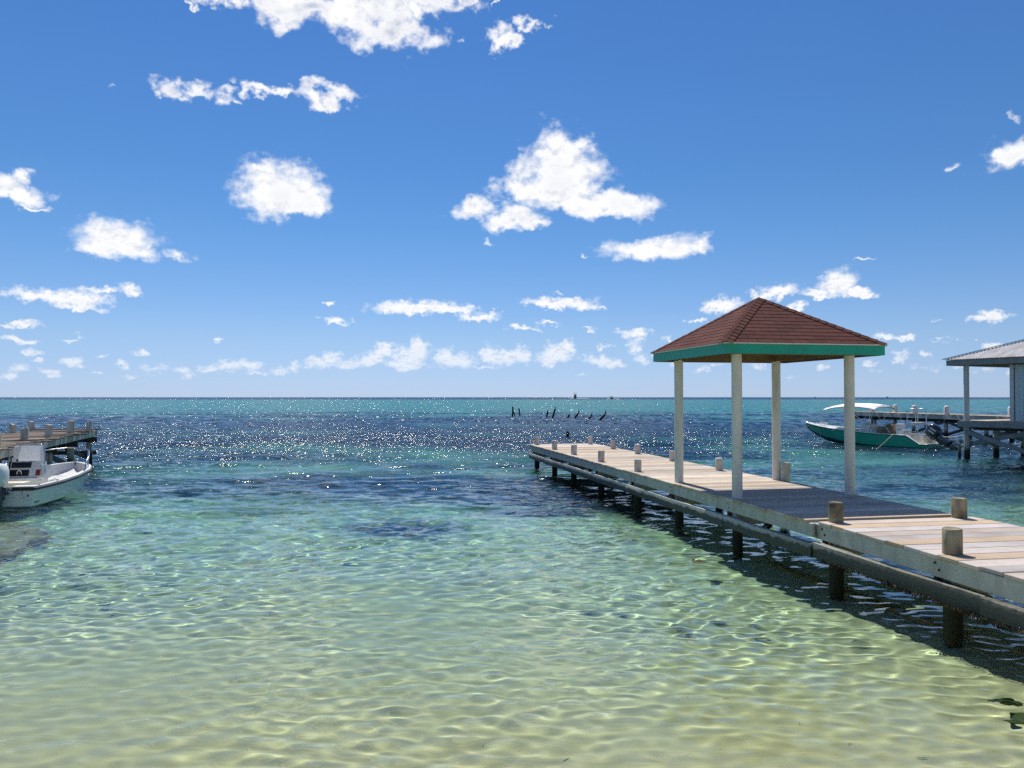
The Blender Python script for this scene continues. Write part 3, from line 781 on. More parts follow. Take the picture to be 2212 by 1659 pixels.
# hip caps
for i in range(4):
    A = rb[i]; d_ = pk - A; L = d_.length; d_.normalize()
    nc = 16
    s1 = (rb[(i + 1) % 4] - A).normalized(); s0 = (rb[i - 1] - A).normalized()
    f0 = (pk - A).cross(s1).normalized(); f0 = f0 if f0.z > 0 else -f0
    f1 = (pk - A).cross(s0).normalized(); f1 = f1 if f1.z > 0 else -f1
    w0 = d_.cross(f0).normalized(); w0 = w0 if w0.dot(s1) > 0 else -w0
    w1 = d_.cross(f1).normalized(); w1 = w1 if w1.dot(s0) > 0 else -w1
    for k in range(nc):
        p0 = A + d_ * (L * k / nc - 0.01); p1 = A + d_ * min(L * (k + 1) / nc + 0.03, L)
        u0, u1 = 0.030, 0.017
        ww = 0.115
        vs = [p0 + Vector((0, 0, u0)), p1 + Vector((0, 0, u1)), p0 + w0 * ww + f0 * (u0 - .004), p1 + w0 * ww + f0 * (u1 - .004), p0 + w1 * ww + f1 * (u0 - .004), p1 + w1 * ww + f1 * (u1 - .004)]
        low = [v - Vector((0, 0, .009)) for v in vs]
        MB().add(vs + low, [(0, 1, 3, 2), (0, 4, 5, 1), (6, 8, 9, 7), (6, 7, 11, 10), (0, 2, 8, 6), (4, 0, 6, 10), (2, 3, 9, 8), (5, 4, 10, 11)]).build('hip_cap_shingle', M_sh, roof)

# ------------------------------------------------------------------ boats
M_navy = plain('navy_rubber', (0.02, 0.018, 0.03), 0.6)
M_black = plain('black_panel', (0.012, 0.012, 0.018), 0.35, coat=0.3)
M_steel = plain('stainless_tube', (0.62, 0.63, 0.65), 0.22, metal=1.0, noise=0.05)
M_red = plain('red_sticker', (0.28, 0.03, 0.025), 0.5)
M_cream = plain('cream_vinyl', (0.74, 0.68, 0.55), 0.5)
M_wcanvas = plain('white_canvas', (0.90, 0.88, 0.82), 0.9, noise=0.08, sc=3)
M_beige = plain('beige_canvas', (0.60, 0.50, 0.36), 0.9, noise=0.15, sc=3)
M_brown = plain('brown_tarp', (0.24, 0.165, 0.10), 0.9, noise=0.3, sc=5)
M_rope = plain('grey_rope', (0.50, 0.48, 0.40), 0.9)
M_engine = plain('engine_black', (0.012, 0.014, 0.020), 0.25, coat=0.6)
M_engine_grey = plain('engine_grey', (0.10, 0.10, 0.11), 0.5)
M_white_metal = plain('white_metal', (0.75, 0.75, 0.76), 0.3)
M_liner = plain('boat_liner', (0.74, 0.73, 0.71), 0.5, noise=0.1, sc=2)
# cloudy acrylic
M_acryl, t = new_mat('cloudy_acrylic')
oc, r = coords(t)
cl_ = t.noise(oc, 5.0, 4, 0.6)
tr_ = t.node('ShaderNodeBsdfTransparent'); tr_.inputs[0].default_value = (0.85, 0.88, 0.92, 1)
df_ = t.node('ShaderNodeBsdfTranslucent'); df_.inputs[0].default_value = (0.8, 0.8, 0.82, 1)
dd_ = t.node('ShaderNodeBsdfDiffuse'); dd_.inputs[0].default_value = (0.8, 0.8, 0.82, 1)
m1 = t.node('ShaderNodeMixShader'); m1.inputs[0].default_value = 0.4; t.l.new(df_.outputs[0], m1.inputs[1]); t.l.new(dd_.outputs[0], m1.inputs[2])
m2 = t.node('ShaderNodeMixShader'); t.put(m2.inputs[0], t.map(cl_, 0.3, 0.6, 0.45, 0.85)); t.l.new(tr_.outputs[0], m2.inputs[1]); t.l.new(m1.outputs[0], m2.inputs[2])
o_ = t.node('ShaderNodeOutputMaterial'); t.l.new(m2.outputs[0], o_.inputs['Surface'])
def hull_mat(name, top, boot, line_z, rough=0.3):
    """topside paint with a darker bottom below the wandering boot line (object space)"""
    m, t = new_mat(name)
    oc = t.node('ShaderNodeTexCoord').outputs['Object']
    x, y, z = t.sep(oc)
    n = t.noise(oc, 2.2, 5, 0.6); n3 = t.noise(t.vec('MULTIPLY', oc, (1, 1, 0.2)), 9, 4, 0.7)
    zl = t.math('ADD', z, t.math('MULTIPLY_ADD', n, 0.03, -0.015))
    col = t.mix(t.math('MULTIPLY', t.map(n3, 0.5, 0.75), 0.25), top, tuple(k * 0.6 for k in top))
    col = t.mix(t.map(zl, line_z + 0.015, line_z), col, boot)
    col = t.mix(t.map(zl, 0.06, 0.0), col, (0.10, 0.075, 0.025))
    p = principled(t, Base_Color=col, Roughness=rough)
    p.inputs['Coat Weight'].default_value = 0.2
    return m
def interp_st(st, n):
    """smooth the hull stations to n rows"""
    ys = np.array([s[0] for s in st]); out = []
    yy = np.linspace(0, 1, n); yy = ys[0] + (ys[-1] - ys[0]) * (1 - (1 - yy) ** 1.35)
    yy = np.unique(np.concatenate([yy, [ys[0]]]))
    for y in yy:
        out.append([y] + [float(np.interp(y, ys, [s[k] for s in st])) for k in range(1, 6)])
    return out
def make_hull(st, mats, parent, floor_z, rim=0.10, th=0.05, rub=0.028, rubmat=None, rub_drop=0.03):
    """st rows: y, half beam gunwale, gunwale z, half beam chine, chine z, keel z"""
    out = MB()
    P = []
    for (y, hb, gz_, hc, cz, kz) in st:
        mid = ((hb + hc) / 2 + 0.02 * hb, (gz_ + cz) / 2)
        row = [(-hb, y, gz_), (-mid[0], y, mid[1]), (-hc, y, cz), (-hc * .45, y, cz * .45 + kz * .55), (0, y, kz), (hc * .45, y, cz * .45 + kz * .55), (hc, y, cz), (mid[0], y, mid[1]), (hb, y, gz_)]
        P.append([Vector(p) for p in row])
    out.grid([r_[:3] for r_ in P]); out.grid([r_[6:] for r_ in P]); out.grid([r_[2:7] for r_ in P], 1)
    out.add(P[0], [tuple(range(9))])
    h = out.build('hull', [mats[0], mats[2] if len(mats) > 2 else mats[0]], parent, 35)
    cap = MB()
    # gunwale cap and inner liner
    for s_ in (-1, 1):
        Q = []
        for (y, hb, gz_, hc, cz, kz) in st:
            r2 = min(rim, hb * .9)
            fz = max(floor_z, cz + .03); fz = min(fz, gz_ - .02)
            Q.append([Vector((s_ * (hb + .004), y, gz_ - 0.012)), Vector((s_ * (hb + .002), y, gz_ + 0.012)), Vector((s_ * max(hb - r2, 0.0), y, gz_ + 0.010)), Vector((s_ * max(hb - r2 - .02, 0), y, (gz_ + fz) / 2)), Vector((s_ * max(min(hb - r2 - .05, hc), 0), y, fz)), Vector((0, y, fz))])
        cap.grid(Q)
    cap.build('liner', mats[1], parent, 35)
    if rubmat:
        pts = [(-s[1] - .008, s[0], s[2] - rub_drop) for s in st] + [(s[1] + .008, s[0], s[2] - rub_drop) for s in reversed(st)]
        pts = [(-st[0][1] * .6, st[0][0] - .005, st[0][2] - rub_drop)] + pts + [(st[0][1] * .6, st[0][0] - .005, st[0][2] - rub_drop)] if False else pts
        MB().tube(pts, rub, 8).build('rub_rail', rubmat, parent, 50)
    return h
def outboard(parent, pivot, tilt, cowl_mat, leg_mat, s=1.0, stripes=None):
    """outboard engine; local frame: y aft, z up, pivot at the transom top"""
    e = bpy.data.objects.new('outboard_motor', None); e.location = pivot; e.rotation_euler = (tilt, 0, 0); link(e, parent)
    # cowl: rounded tapering block
    P = []
    for (z, rx, r0, r1) in ((0.10, .13, .20, .22), (0.16, .17, .24, .30), (0.30, .185, .27, .34), (0.46, .18, .27, .33), (0.58, .155, .24, .28), (0.64, .10, .17, .20), (0.655, .02, .05, .05)):
        row = []
        for k in range(20):
            a = 2 * math.pi * k / 20; c_, s_ = math.cos(a), math.sin(a)
            px_ = math.copysign(abs(c_) ** 0.6, c_) * rx; py_ = math.copysign(abs(s_) ** 0.6, s_)
            py_ = -0.16 + (-py_ * r1 if py_ > 0 else -py_ * r0)
            row.append(Vector((px_ * s, py_ * s, z * s)))
        P.append(row)
    cw = MB().grid(P, close=True)
    cw.add(P[0], [tuple(range(19, -1, -1))])
    cw = cw.build('cowl', cowl_mat, e, 50)
    if stripes:
        for k, x0 in enumerate((-.2, -.33)):
            MB().bar((-.187 * s, x0 * s, .22 * s), (-.187 * s, (x0 + .03) * s, .48 * s), .05 * s, .006, up=(1, 0, 0)).build('stripe', stripes, cw)
    mid = MB().box((0, -.16 * s, -.14 * s), (.17 * s, .24 * s, .52 * s), bev=.03 * s)
    mid.box((0, -.03 * s, -.08 * s), (.22 * s, .10 * s, .30 * s), bev=.015 * s)
    mid.build('midsection', leg_mat, e, 40)
    lg = MB().box((0, -.19 * s, -.58 * s), (.09 * s, .22 * s, .42 * s), bev=.03 * s)
    lg.box((0, -.22 * s, -.44 * s), (.22 * s, .36 * s, .02 * s))
    lg.tube([(0, .02 * s, -.74 * s), (0, -.06 * s, -.74 * s), (0, -.34 * s, -.74 * s), (0, -.40 * s, -.74 * s)], [.02 * s, .06 * s, .06 * s, .04 * s], 12)
    lg.poly([(-.01 * s, -.06 * s, -.78 * s), (-.01 * s, -.28 * s, -.78 * s), (-.01 * s, -.30 * s, -.93 * s), (-.01 * s, -.22 * s, -.93 * s)], (.02 * s, 0, 0))
    lg = lg.build('lower_unit', leg_mat, e, 40)
    pr = MB()
    for k in range(3):
        a = 2 * math.pi * k / 3
        M = Matrix.Rotation(a, 3, 'Y')
        vs = [M @ Vector(v) for v in ((.02, -.37, .03), (.07, -.36, .13), (.02, -.39, .17), (-.06, -.41, .13), (-.03, -.41, .03))]
        pr.poly([v * s + Vector((0, 0, -.74 * s)) for v in vs], M @ Vector((0, .008, 0)))
    pr.build('propeller', M_engine_grey if cowl_mat is not M_white else M_steel, lg)
    return e

# --- white open skiff on the left
wb = empty('motor_skiff', (-11.74, 17.75, -0.02), R(12.0))
tag(wb, 'white open skiff with centre console, bow rail and white outboard beside the left jetty', 'boat')
st = interp_st([(0, .66, .49, .60, .02, -.15), (.5, .74, .49, .67, .02, -.15), (1.4, .83, .50, .74, .03, -.15), (2.4, .86, .53, .75, .05, -.13), (3.4, .82, .58, .66, .12, -.06), (4.1, .66, .62, .46, .24, .06), (4.55, .42, .65, .25, .38, .2), (4.8, .16, .67, .1, .5, .36), (4.86, .03, .675, .02, .55, .45)], 26)
make_hull(st, (hull_mat('white_hull', (0.72, 0.73, 0.68), (0.30, 0.30, 0.28), 0.03), M_liner), wb, 0.16, rim=.11, rub=.034, rubmat=M_navy, rub_drop=.045)
# stern: rub strip, splash well, dark spray line
MB().bar((.22, -.018, .445), (.655, -.018, .445), .035, .075).build('stern_strip', M_navy, wb)
MB().box((.44, .10, .495), (.46, .24, .03), bev=.008).build('stern_deck', M_liner, wb)
MB().box((-.06, .02, .285), (.62, .14, .03), bev=.006).build('splash_well', M_liner, wb)
MB().tube([(.655 + .008 * min(i, 3) + .012 * max(0, 5 - abs(i - 6)) * .6, .1 + i * .33, .115 + .012 * i + max(0, i - 6) * .02) for i in range(9)], .011, 6).build('spray_line', M_navy, wb)
# console
con = bpy.data.objects.new('console', None); con.location = (-.10, 0, 0); con.scale = (.78, 1, .93); link(con, wb)
prof = [(1.42, .16), (1.36, .60), (1.45, .64), (1.53, .83), (1.545, .85), (1.62, 1.03), (1.98, 1.0), (2.10, .60), (2.10, .16)]
body = MB().poly([(-.43, y, z) for y, z in prof], (.86, 0, 0)); body.build('console_body', M_white, con, 30)
MB().poly([(.432, y, z) for y, z in [(1.60, .93), (1.98, .90), (2.06, .58), (1.58, .52), (1.50, .62)]], (.13, 0, 0)).build('side_box', M_white, con)
def quad_on(x0, x1, ya, za, yb, zb, mat, nm, par, off=.008):
    d_ = Vector((0, yb - ya, zb - za)).normalized(); nn = Vector((0, -d_.z, d_.y))
    pts = [Vector((x0, ya, za)) + nn * off, Vector((x1, ya, za)) + nn * off, Vector((x1, yb, zb)) + nn * off, Vector((x0, yb, zb)) + nn * off]
    return MB().poly(pts, nn * -.012).build(nm, mat, par)
quad_on(-.40, .17, 1.555, .865, 1.61, 1.01, M_black, 'switch_panel', con)
lp = quad_on(-.42, .14, 1.455, .655, 1.525, .815, M_black, 'switch_panel', con)
ring = [(-.13 + .066 * math.cos(2 * math.pi * k / 20), 1.478, .735 + .066 * math.sin(2 * math.pi * k / 20)) for k in range(21)]
MB().tube(ring, .014, 8).build('wheel_ring', M_white_metal, con, 60)
MB().blob((-.13, 1.472, .735), (.028, .02, .028)).build('wheel_hub', M_red, con, 60)
MB().box((.40, 1.49, .74), (.12, .02, .16), Matrix.Rotation(R(-24), 3, 'X')).build('warning_sticker', M_red, con)
MB().box((.06, 1.38, .36), (.42, .012, .34), Matrix.Rotation(R(-8), 3, 'X')).build('hatch_frame', M_cream, con)
MB().tube([(-.28, 1.66, 1.0), (-.28, 1.66, 1.09)], [.04, .032], 10).build('compass', M_black, con, 40)
ws = MB()
ws.poly([(-.40, 1.90, 1.02), (.40, 1.90, 1.02), (.33, 2.02, 1.43), (-.33, 2.02, 1.43)], (0, .008, 0))
for s_ in (-1, 1):
    ws.poly([(s_ * .41, 1.58, 1.02), (s_ * .41, 1.89, 1.02), (s_ * .34, 2.01, 1.43), (s_ * .36, 1.78, 1.40)], (s_ * -.008, 0, 0))
ws.build('windscreen', M_acryl, con)
MB().tube([(-.50, 1.55, .66), (-.50, 1.58, .9), (-.49, 1.66, 1.36), (-.45, 1.69, 1.46), (-.38, 1.70, 1.49), (.38, 1.70, 1.49), (.45, 1.69, 1.46), (.49, 1.66, 1.36), (.56, 1.60, .95), (.59, 1.57, .70)], .015, 8).build('grab_frame', M_steel, con, 60)
MB().tube([(.40, 1.92, 1.42), (.46, 1.80, 1.2), (.47, 1.72, .92), (.52, 1.68, .72)], .013, 8).build('grab_frame', M_steel, con, 60)
# seats and bow platform
MB().box((-.03, .62, .33), (.62, .38, .32), bev=.03).build('bench', M_white, wb, 40)
MB().box((-.03, .62, .515), (.66, .42, .07), bev=.03).build('cushion', M_cream, wb, 40)
MB().box((0, 2.36, .30), (.56, .40, .30), bev=.03).build('seat_box', M_white, wb, 40)
bp = MB()
fr = [s for s in st if s[0] > 2.95]
bp.grid([[Vector((-(s[1] - .14) if s[1] > .2 else -.02, s[0], .345)), Vector((0, s[0], .36)), Vector(((s[1] - .14) if s[1] > .2 else .02, s[0], .345))] for s in fr])
bp.add([(-.66, 2.96, .345), (.66, 2.96, .345), (.66, 2.96, .16), (-.66, 2.96, .16)], [(0, 1, 2, 3)])
bp.build('bow_platform', M_white, wb)
# bow rail with stanchions
def gun(y, s_):
    return s_ * (float(np.interp(y, [q_[0] for q_ in st], [q_[1] for q_ in st])) - .05), float(np.interp(y, [q_[0] for q_ in st], [q_[2] for q_ in st]))
rail = []
ys_ = [2.05, 2.6, 3.2, 3.8, 4.2, 4.5, 4.7]
for y in ys_:
    gx, gz_ = gun(y, -1); rail.append((gx, y + .02, gz_ + .14 + .30 * min(1, (y - 1.7) / .9)))
rail.append((-.03, 4.80, 1.10))
for y in reversed(ys_[2:]):
    gx, gz_ = gun(y, 1); rail.append((gx, y + .02, gz_ + (.42 if y > 3.9 else (.32 if y > 3.5 else .20))))
gx, gz_ = gun(3.16, 1); rail.append((gx, 3.14, gz_ + .01))
MB().tube(rail, .0155, 8).build('bow_rail', M_steel, wb, 60)
for (y, s_, h_) in ((2.62, -1, .40), (3.5, -1, .42), (4.3, -1, .43), (4.3, 1, .42), (3.75, 1, .32)):
    gx, gz_ = gun(y, s_); MB().tube([(gx, y - .06, gz_), (gx, y + .02, gz_ + h_)], .013, 8).build('stanchion', M_navy if s_ < 0 else M_steel, wb, 60)
MB().tube([(-.83, 1.0, .53), (-.83, .85, .72), (-.83, .2, .78), (-.72, -.05, .62)], .014, 8).build('stern_rail', M_steel, wb, 60)
for (y, s_) in ((.32, 1), (3.05, 1), (1.2, 1)):
    gx, gz_ = gun(y, s_)
    MB().box((gx, y, gz_ + .03), (.02, .13, .016), bev=.005).box((gx, y, gz_ + .018), (.016, .04, .026)).build('cleat', M_engine_grey, wb)
MB().box((.54, -.012, .29), (.04, .02, .045), bev=.006).build('drain_fitting', M_engine_grey, wb)
MB().tube([(.40, -.03, .47), (.43, -.035, .30), (.47, -.03, .22)], .006, 6).build('stern_line', M_rope, wb, 60)
outboard(wb, (-.02, -.03, .42), R(-6), M_white, M_engine_grey, 0.95)
MB().tube([(.06, -.12, .50), (.16, -.16, .42), (.18, -.10, .36), (.10, -.02, .34), (.04, 0.05, .40), (.10, .10, .46)], .014, 8).tube([(.12, -.02, .45), (.22, 0, .40), (.28, .02, .46)], .012, 8).build('control_cables', M_navy, wb, 60)

# --- teal panga on the right
tb = empty('canopy_boat', (21.10, 38.25, -0.02), R(30))
tag(tb, 'teal green boat with white canvas canopy and black tilted outboard at the right', 'boat')
k_ = 7.8 / 7.2
raw = [(0, .80, .24, .75, .05, -.2), (.38, .82, .24, .76, .05, -.2), (1.0, .86, .66, .78, .05, -.2), (1.5, .90, .66, .8, .05, -.2), (3.0, .95, .71, .8, .08, -.2), (4.5, .88, .80, .68, .18, -.12), (5.8, .65, .92, .42, .38, .08), (6.6, .36, 1.02, .19, .62, .40), (7.0, .16, 1.08, .07, .82, .68), (7.2, .02, 1.11, .01, .95, .86)]
raw = [(r_[0] * k_,) + r_[1:] for r_ in raw]
st2 = interp_st(raw, 24)
st2 = sorted(st2 + [list(raw[1]), list(raw[2])], key=lambda q_: q_[0])
make_hull(st2, (hull_mat('teal_hull', (0.010, 0.33, 0.235), (0.015, 0.03, 0.05), 0.06), M_white, plain('bottom_paint', (0.012, 0.03, 0.04), 0.6)), tb, 0.12, rim=.10)
# pale gunwale strip along the sheer
for s_ in (-1, 1):
    MB().tube([(s_ * (q_[1] + .006), q_[0], q_[2] - .006) for q_ in st2], .020, 6).build('gunwale_strip', M_white, tb, 60)
    MB().tube([(s_ * (q_[1] + .004), q_[0], q_[2] - .055) for q_ in st2], .010, 6).build('rub_rail', M_navy, tb, 60)
MB().box((0, .03, .25), (1.5, .08, .03)).build('transom_cap', M_white, tb)
# foredeck
fd = MB(); fr = [s for s in st2 if s[0] > 5.6]
fd.grid([[Vector((-(s[1] - .02) if s[1] > .03 else 0, s[0], s[2] - .02)), Vector((0, s[0], s[2] + .03)), Vector(((s[1] - .02) if s[1] > .03 else 0, s[0], s[2] - .02))] for s in fr])
fd.build('foredeck', M_white, tb)
MB().tube([(.0, 6.9, 1.08), (.0, 6.95, 1.2)], .03, 8).build('bow_bitt', M_engine_grey, tb, 40)
MB().box((-.2, 6.5, 1.08), (.14, .55, .08), bev=.03).build('fender', M_white, tb, 40)
# canopy
cp = []
for i in range(13):
    v_ = i / 12; y = 2.75 + 3.15 * v_
    zt = 2.20 + .04 * math.sin(math.pi * v_) - .17 * max(0, (v_ - .62) / .38) ** 1.5 - .10 * max(0, (.22 - v_) / .22) ** 1.6
    row = []
    for j in range(11):
        a = -1 + 2 * j / 10
        row.append(Vector((a * .97, y, zt - .18 * abs(a) ** 2.6 + .012 * math.sin(i * 2.1 + j))))
    cp.append(row)
c1 = MB().grid(cp); c1.grid([[p_ - Vector((0, 0, .02)) for p_ in r_] for r_ in cp])
for r_ in (cp[0], cp[-1]): c1.grid([r_, [p_ - Vector((0, 0, .05)) for p_ in r_]])
c1.grid([[r_[0] for r_ in cp], [r_[0] - Vector((0, 0, .05)) for r_ in cp]]); c1.grid([[r_[-1] for r_ in cp], [r_[-1] - Vector((0, 0, .05)) for r_ in cp]])
canopy = c1.build('canopy', M_wcanvas, tb, 50)
for y0, y1, z1 in ((4.3, 5.7, 2.0), (4.3, 4.35, 2.10), (4.0, 2.85, 2.02)):
    pts = [(-.88, y0, .84), (-.88, (y0 + y1) / 2, .84 + (z1 - .84) * .5), (-.87, y1, z1 - .08), (-.6, y1, z1 + .06), (0, y1, z1 + .12), (.6, y1, z1 + .06), (.87, y1, z1 - .08), (.88, (y0 + y1) / 2, .84 + (z1 - .84) * .5), (.88, y0, .84)]
    MB().tube(pts, .014, 8).build('canopy_pole', M_steel, tb, 60)
for a_, b_ in (((-.88, 2.85, 1.95), (-.88, 3.2, .78)), ((.88, 2.85, 1.95), (.88, 2.0, .75)), ((-.88, 5.75, 1.9), (-.7, 6.0, 1.0)), ((-.88, 2.9, 1.95), (-.88, 1.9, .72))):
    MB().tube([a_, b_], .010, 6).build('strap', M_wcanvas, tb)
# console, seats, cover
MB().box((.05, 3.75, .62), (.75, .55, .95), bev=.04).build('console', M_white, tb, 40)
MB().poly([(-.30, 3.50, 1.08), (.40, 3.50, 1.08), (.34, 3.92, 1.12), (-.26, 3.92, 1.12)], (0, .0, .05)).build('console_top', M_beige, tb)
MB().box((-.62, 4.7, .80), (.34, 1.5, .16), bev=.03).build('side_bench', M_white, tb, 40)
MB().box((-.10, 3.05, .60), (.95, .28, .85), bev=.03).build('splash_screen', M_beige, tb, 40)
MB().box((-.38, 3.12, .66), (.30, .36, .50), bev=.03).build('cooler', M_white, tb, 40)
tp = MB(); rr2 = random.Random(5)
tpP = []
for i in range(8):
    th = math.pi * .5 * i / 7; row = []
    for k in range(26):
        a = 2 * math.pi * k / 26; fold = 1 + (.10 * math.sin(k * 2.4) + .05 * math.sin(k * 5.1)) * math.cos(th * .8)
        sq = max(abs(math.cos(a)), abs(math.sin(a))) ** -.6
        row.append(Vector((-.16 + .50 * math.cos(th) ** .35 * math.cos(a) * fold * sq, 2.28 + .42 * math.cos(th) ** .35 * math.sin(a) * fold * sq, .18 + 1.0 * math.sin(th) + .05 * math.sin(a * 2 + 1) * math.sin(th))))
    tpP.append(row)
tp.grid(tpP, close=True); tp.build('tarp_cover', M_brown, tb, 70)
MB().box((-.28, 1.58, .62), (.62, .42, .55), bev=.03).build('seat_box', M_white, tb, 40)
MB().box((-.28, 1.76, 1.02), (.62, .14, .36), bev=.04).build('seat_back', M_white, tb, 40)
# stainless leaning frame
for x in (-.42, .30):
    MB().tube([(x, .72, .30), (x, .72, 1.80), (x, .75, 1.94), (x, .83, 1.98), (x, 1.17, 1.98), (x, 1.25, 1.94), (x, 1.28, 1.80), (x, 1.28, .30)], .021, 8).build('leaning_post_hoop', M_steel, tb, 60)
for z in (1.55, .80):
    for y in (.72, 1.28):
        MB().tube([(-.42, y, z), (.30, y, z)], .016, 8).build('leaning_post_bar', M_steel, tb, 60)
MB().box((.02, 1.0, 1.22), (.80, .34, .16), bev=.04).build('leaning_seat', M_white, tb, 40)
MB().box((.30, .55, .45), (.45, .40, .40), bev=.02).build('bait_box', M_cream, tb, 40)
MB().box((-.25, .35, .18), (.5, .5, .08)).build('battery_tray', M_black, tb)
outboard(tb, (-.12, -.12, .40), R(-52), M_engine, M_engine, 1.22, stripes=M_white_metal)
MB().box((.45, -.25, .14), (.35, .5, .05)).box((.45, -.46, .34), (.03, .03, .42)).build('swim_ladder', M_white, tb)

def rope(name, pts, r, label, sag=0.0):
    a, b = Vector(pts[0]), Vector(pts[-1]); n = 14
    if len(pts) == 2:
        pts = [a.lerp(b, i / n) - Vector((0, 0, sag * 4 * (i / n) * (1 - i / n))) for i in range(n + 1)]
    o = MB().tube(pts, r, 6).build(name, M_rope, None, 60)
    return tag(o, label, 'rope')
mw = tb.matrix_basis
def tw(v): return mw @ Vector(v)
rope('mooring_rope', [tw((-.02, 7.0, 1.12)), (12.6, 47.9, -0.15)], .016, 'slack rope from the teal boat\'s bow down into the sea', .35)
rope('mooring_rope', [tw((-.84, 1.75, .70)), (18.1, 38.4, -0.1)], .014, 'short rope from the teal boat\'s side down to the water', .02)
mww = wb.matrix_basis
rope('mooring_rope', [mww @ Vector((.75, 3.2, .60)), (-10.5, 21.9, -0.12)], .011, 'thin rope from the white skiff\'s bow into shallow water', .12)

# ------------------------------------------------------------------ old jetty on the left
LA = math.atan2(0.31, 0.95)
jl = empty('jetty', (0, 0, 0), LA)
tag(jl, 'old weathered jetty with broken plank edges and grey posts behind the white skiff', 'jetty')
ZL = 1.33
rnd = random.Random(11)
ms = [MB().box((0, 0, 0), (2.14 + .14 * i, .19 + .008 * i, .045), bev=.006).mesh('old_plank_%d' % i, M_oldwood) for i in range(4)]
u = 33.0
while u > 18.5:
    if rnd.random() > 0.08:
        place('plank', ms[rnd.randrange(4)], (-7.07 + rnd.uniform(-.12, .12), u, ZL - .02 + rnd.uniform(-.02, .02)), (rnd.uniform(-.05, .05), rnd.uniform(-.02, .02), rnd.uniform(-.03, .03)), jl)
    u -= 0.236
for x in (-6.02, -8.12):
    for a, b in ((33.0, 29.2), (29.2, 24.4), (24.4, 18.6)):
        MB().bar((x, a - .01, ZL - .16), (x, b + .01, ZL - .16 + rnd.uniform(-.01, .01)), .05, .23, bev=.006).build('edge_board', M_fascia, jl)
MB().bar((-5.98, 33.06, ZL - .17), (-8.16, 33.06, ZL - .17), .05, .22, bev=.006).build('edge_board', M_fascia, jl)
for (x, y, h_) in ((-6.19, 32.8, .30), (-6.15, 29.6, .42), (-6.18, 26.85, .38), (-6.35, 25.0, .34), (-7.98, 30.0, .30), (-7.95, 32.1, .34), (-6.2, 22.0, .35), (-7.95, 27.4, .3), (-7.95, 24.5, .3)):
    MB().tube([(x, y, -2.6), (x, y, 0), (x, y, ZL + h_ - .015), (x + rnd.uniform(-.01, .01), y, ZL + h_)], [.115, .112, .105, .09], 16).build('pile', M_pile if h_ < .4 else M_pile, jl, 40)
for y in (32.8, 29.6, 26.85, 24.0, 21.5):
    MB().bar((-5.9, y - .16, .95), (-8.25, y - .16, .98), .06, .2).build('cross_beam', M_darkwood, jl)
for a, b in (((-6.3, 32.7, .30), (-6.32, 29.7, .80)), ((-6.3, 29.5, .30), (-6.32, 27.0, .82)), ((-6.0, 33.1, .42), (-8.3, 32.9, .46)), ((-7.9, 31.9, .35), (-7.9, 28.0, .8))):
    MB().bar(a, b, .06, .15).build('brace', M_darkwood, jl)

# ------------------------------------------------------------------ long jetty on the right
jr = empty('jetty', (27.0, 42.0, 0), math.atan2(1.5, 12.8) + 0.02)
tag(jr, 'long jetty with white domed posts stretching behind the teal boat on the right', 'jetty')
ZR = 1.50
ms = [MB().box((0, 0, 0), (1.9 + .06 * i, .225, .045)).mesh('jetty_plank_%d' % i, M_deck_far) for i in range(3)]
y = -7.0
while y < 15.2:
    place('plank', ms[rnd.randrange(3)], (.95 + rnd.uniform(-.03, .03), y, ZR - .022 + rnd.uniform(-.008, .008)), (rnd.uniform(-.01, .01), rnd.uniform(-.004, .004), rnd.uniform(-.006, .006)), jr)
    y += 0.24
for a, b in ((15.3, 9.0), (9.0, 3.0), (3.0, -7.0)):
    MB().bar((.0, a - .01, ZR - .17), (.0, b + .01, ZR - .17), .05, .24).build('edge_board', M_fascia, jr)
    MB().bar((1.9, a - .01, ZR - .17), (1.9, b + .01, ZR - .17), .05, .24).build('edge_board', M_fascia, jr)
M_cap = paint_mat('white_post_paint', (0.72, 0.68, 0.64), (0.5, 0.44, 0.40), 0.3, 0.6, 3)
for k, y in enumerate((14.9, 12.2, 8.0, 5.0, 1.7, -2.0)):
    for x in (.16, 1.74):
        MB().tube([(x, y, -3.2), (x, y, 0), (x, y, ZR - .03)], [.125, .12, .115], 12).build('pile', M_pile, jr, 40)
    x = 1.72 if k in (0, 1, 4) else .22
    MB().tube([(x, y, ZR - .03), (x, y, ZR + .44), (x, y, ZR + .50), (x, y, ZR + .54)], [.16, .155, .12, .03], 14).build('mooring_post', M_cap, jr, 50)
    MB().bar((-.05, y - .15, ZR - .42), (1.95, y - .15, ZR - .42), .06, .22).build('cross_beam', M_darkwood, jr)
for a, b in ((15.2, 9.0), (9.0, 3.0), (3.0, -7.0)):
    MB().bar((.35, a - .01, ZR - .38), (.35, b + .01, ZR - .38), .06, .2).build('stringer', M_darkwood, jr)
ys_ = (8.0, 5.0, 1.7, -2.0)
for a, b in zip(ys_[:-1], ys_[1:]):
    MB().bar((.10, a, ZR - .40), (.10, b, .25), .05, .16).build('brace', M_darkwood, jr)
    MB().bar((.16, a, .25), (.16, b, ZR - .40), .05, .16).build('brace', M_darkwood, jr)

# ------------------------------------------------------------------ boat house on stilts
HA = Vector((.45, -.893, 0)).normalized()      # along the visible long side, towards the viewer
house = empty('boat_house', (18.45, 31.8, 0), math.atan2(HA.y, HA.x))
tag(house, 'pale blue boarded boathouse on stilts with corrugated metal roof and corner porch', 'boathouse')
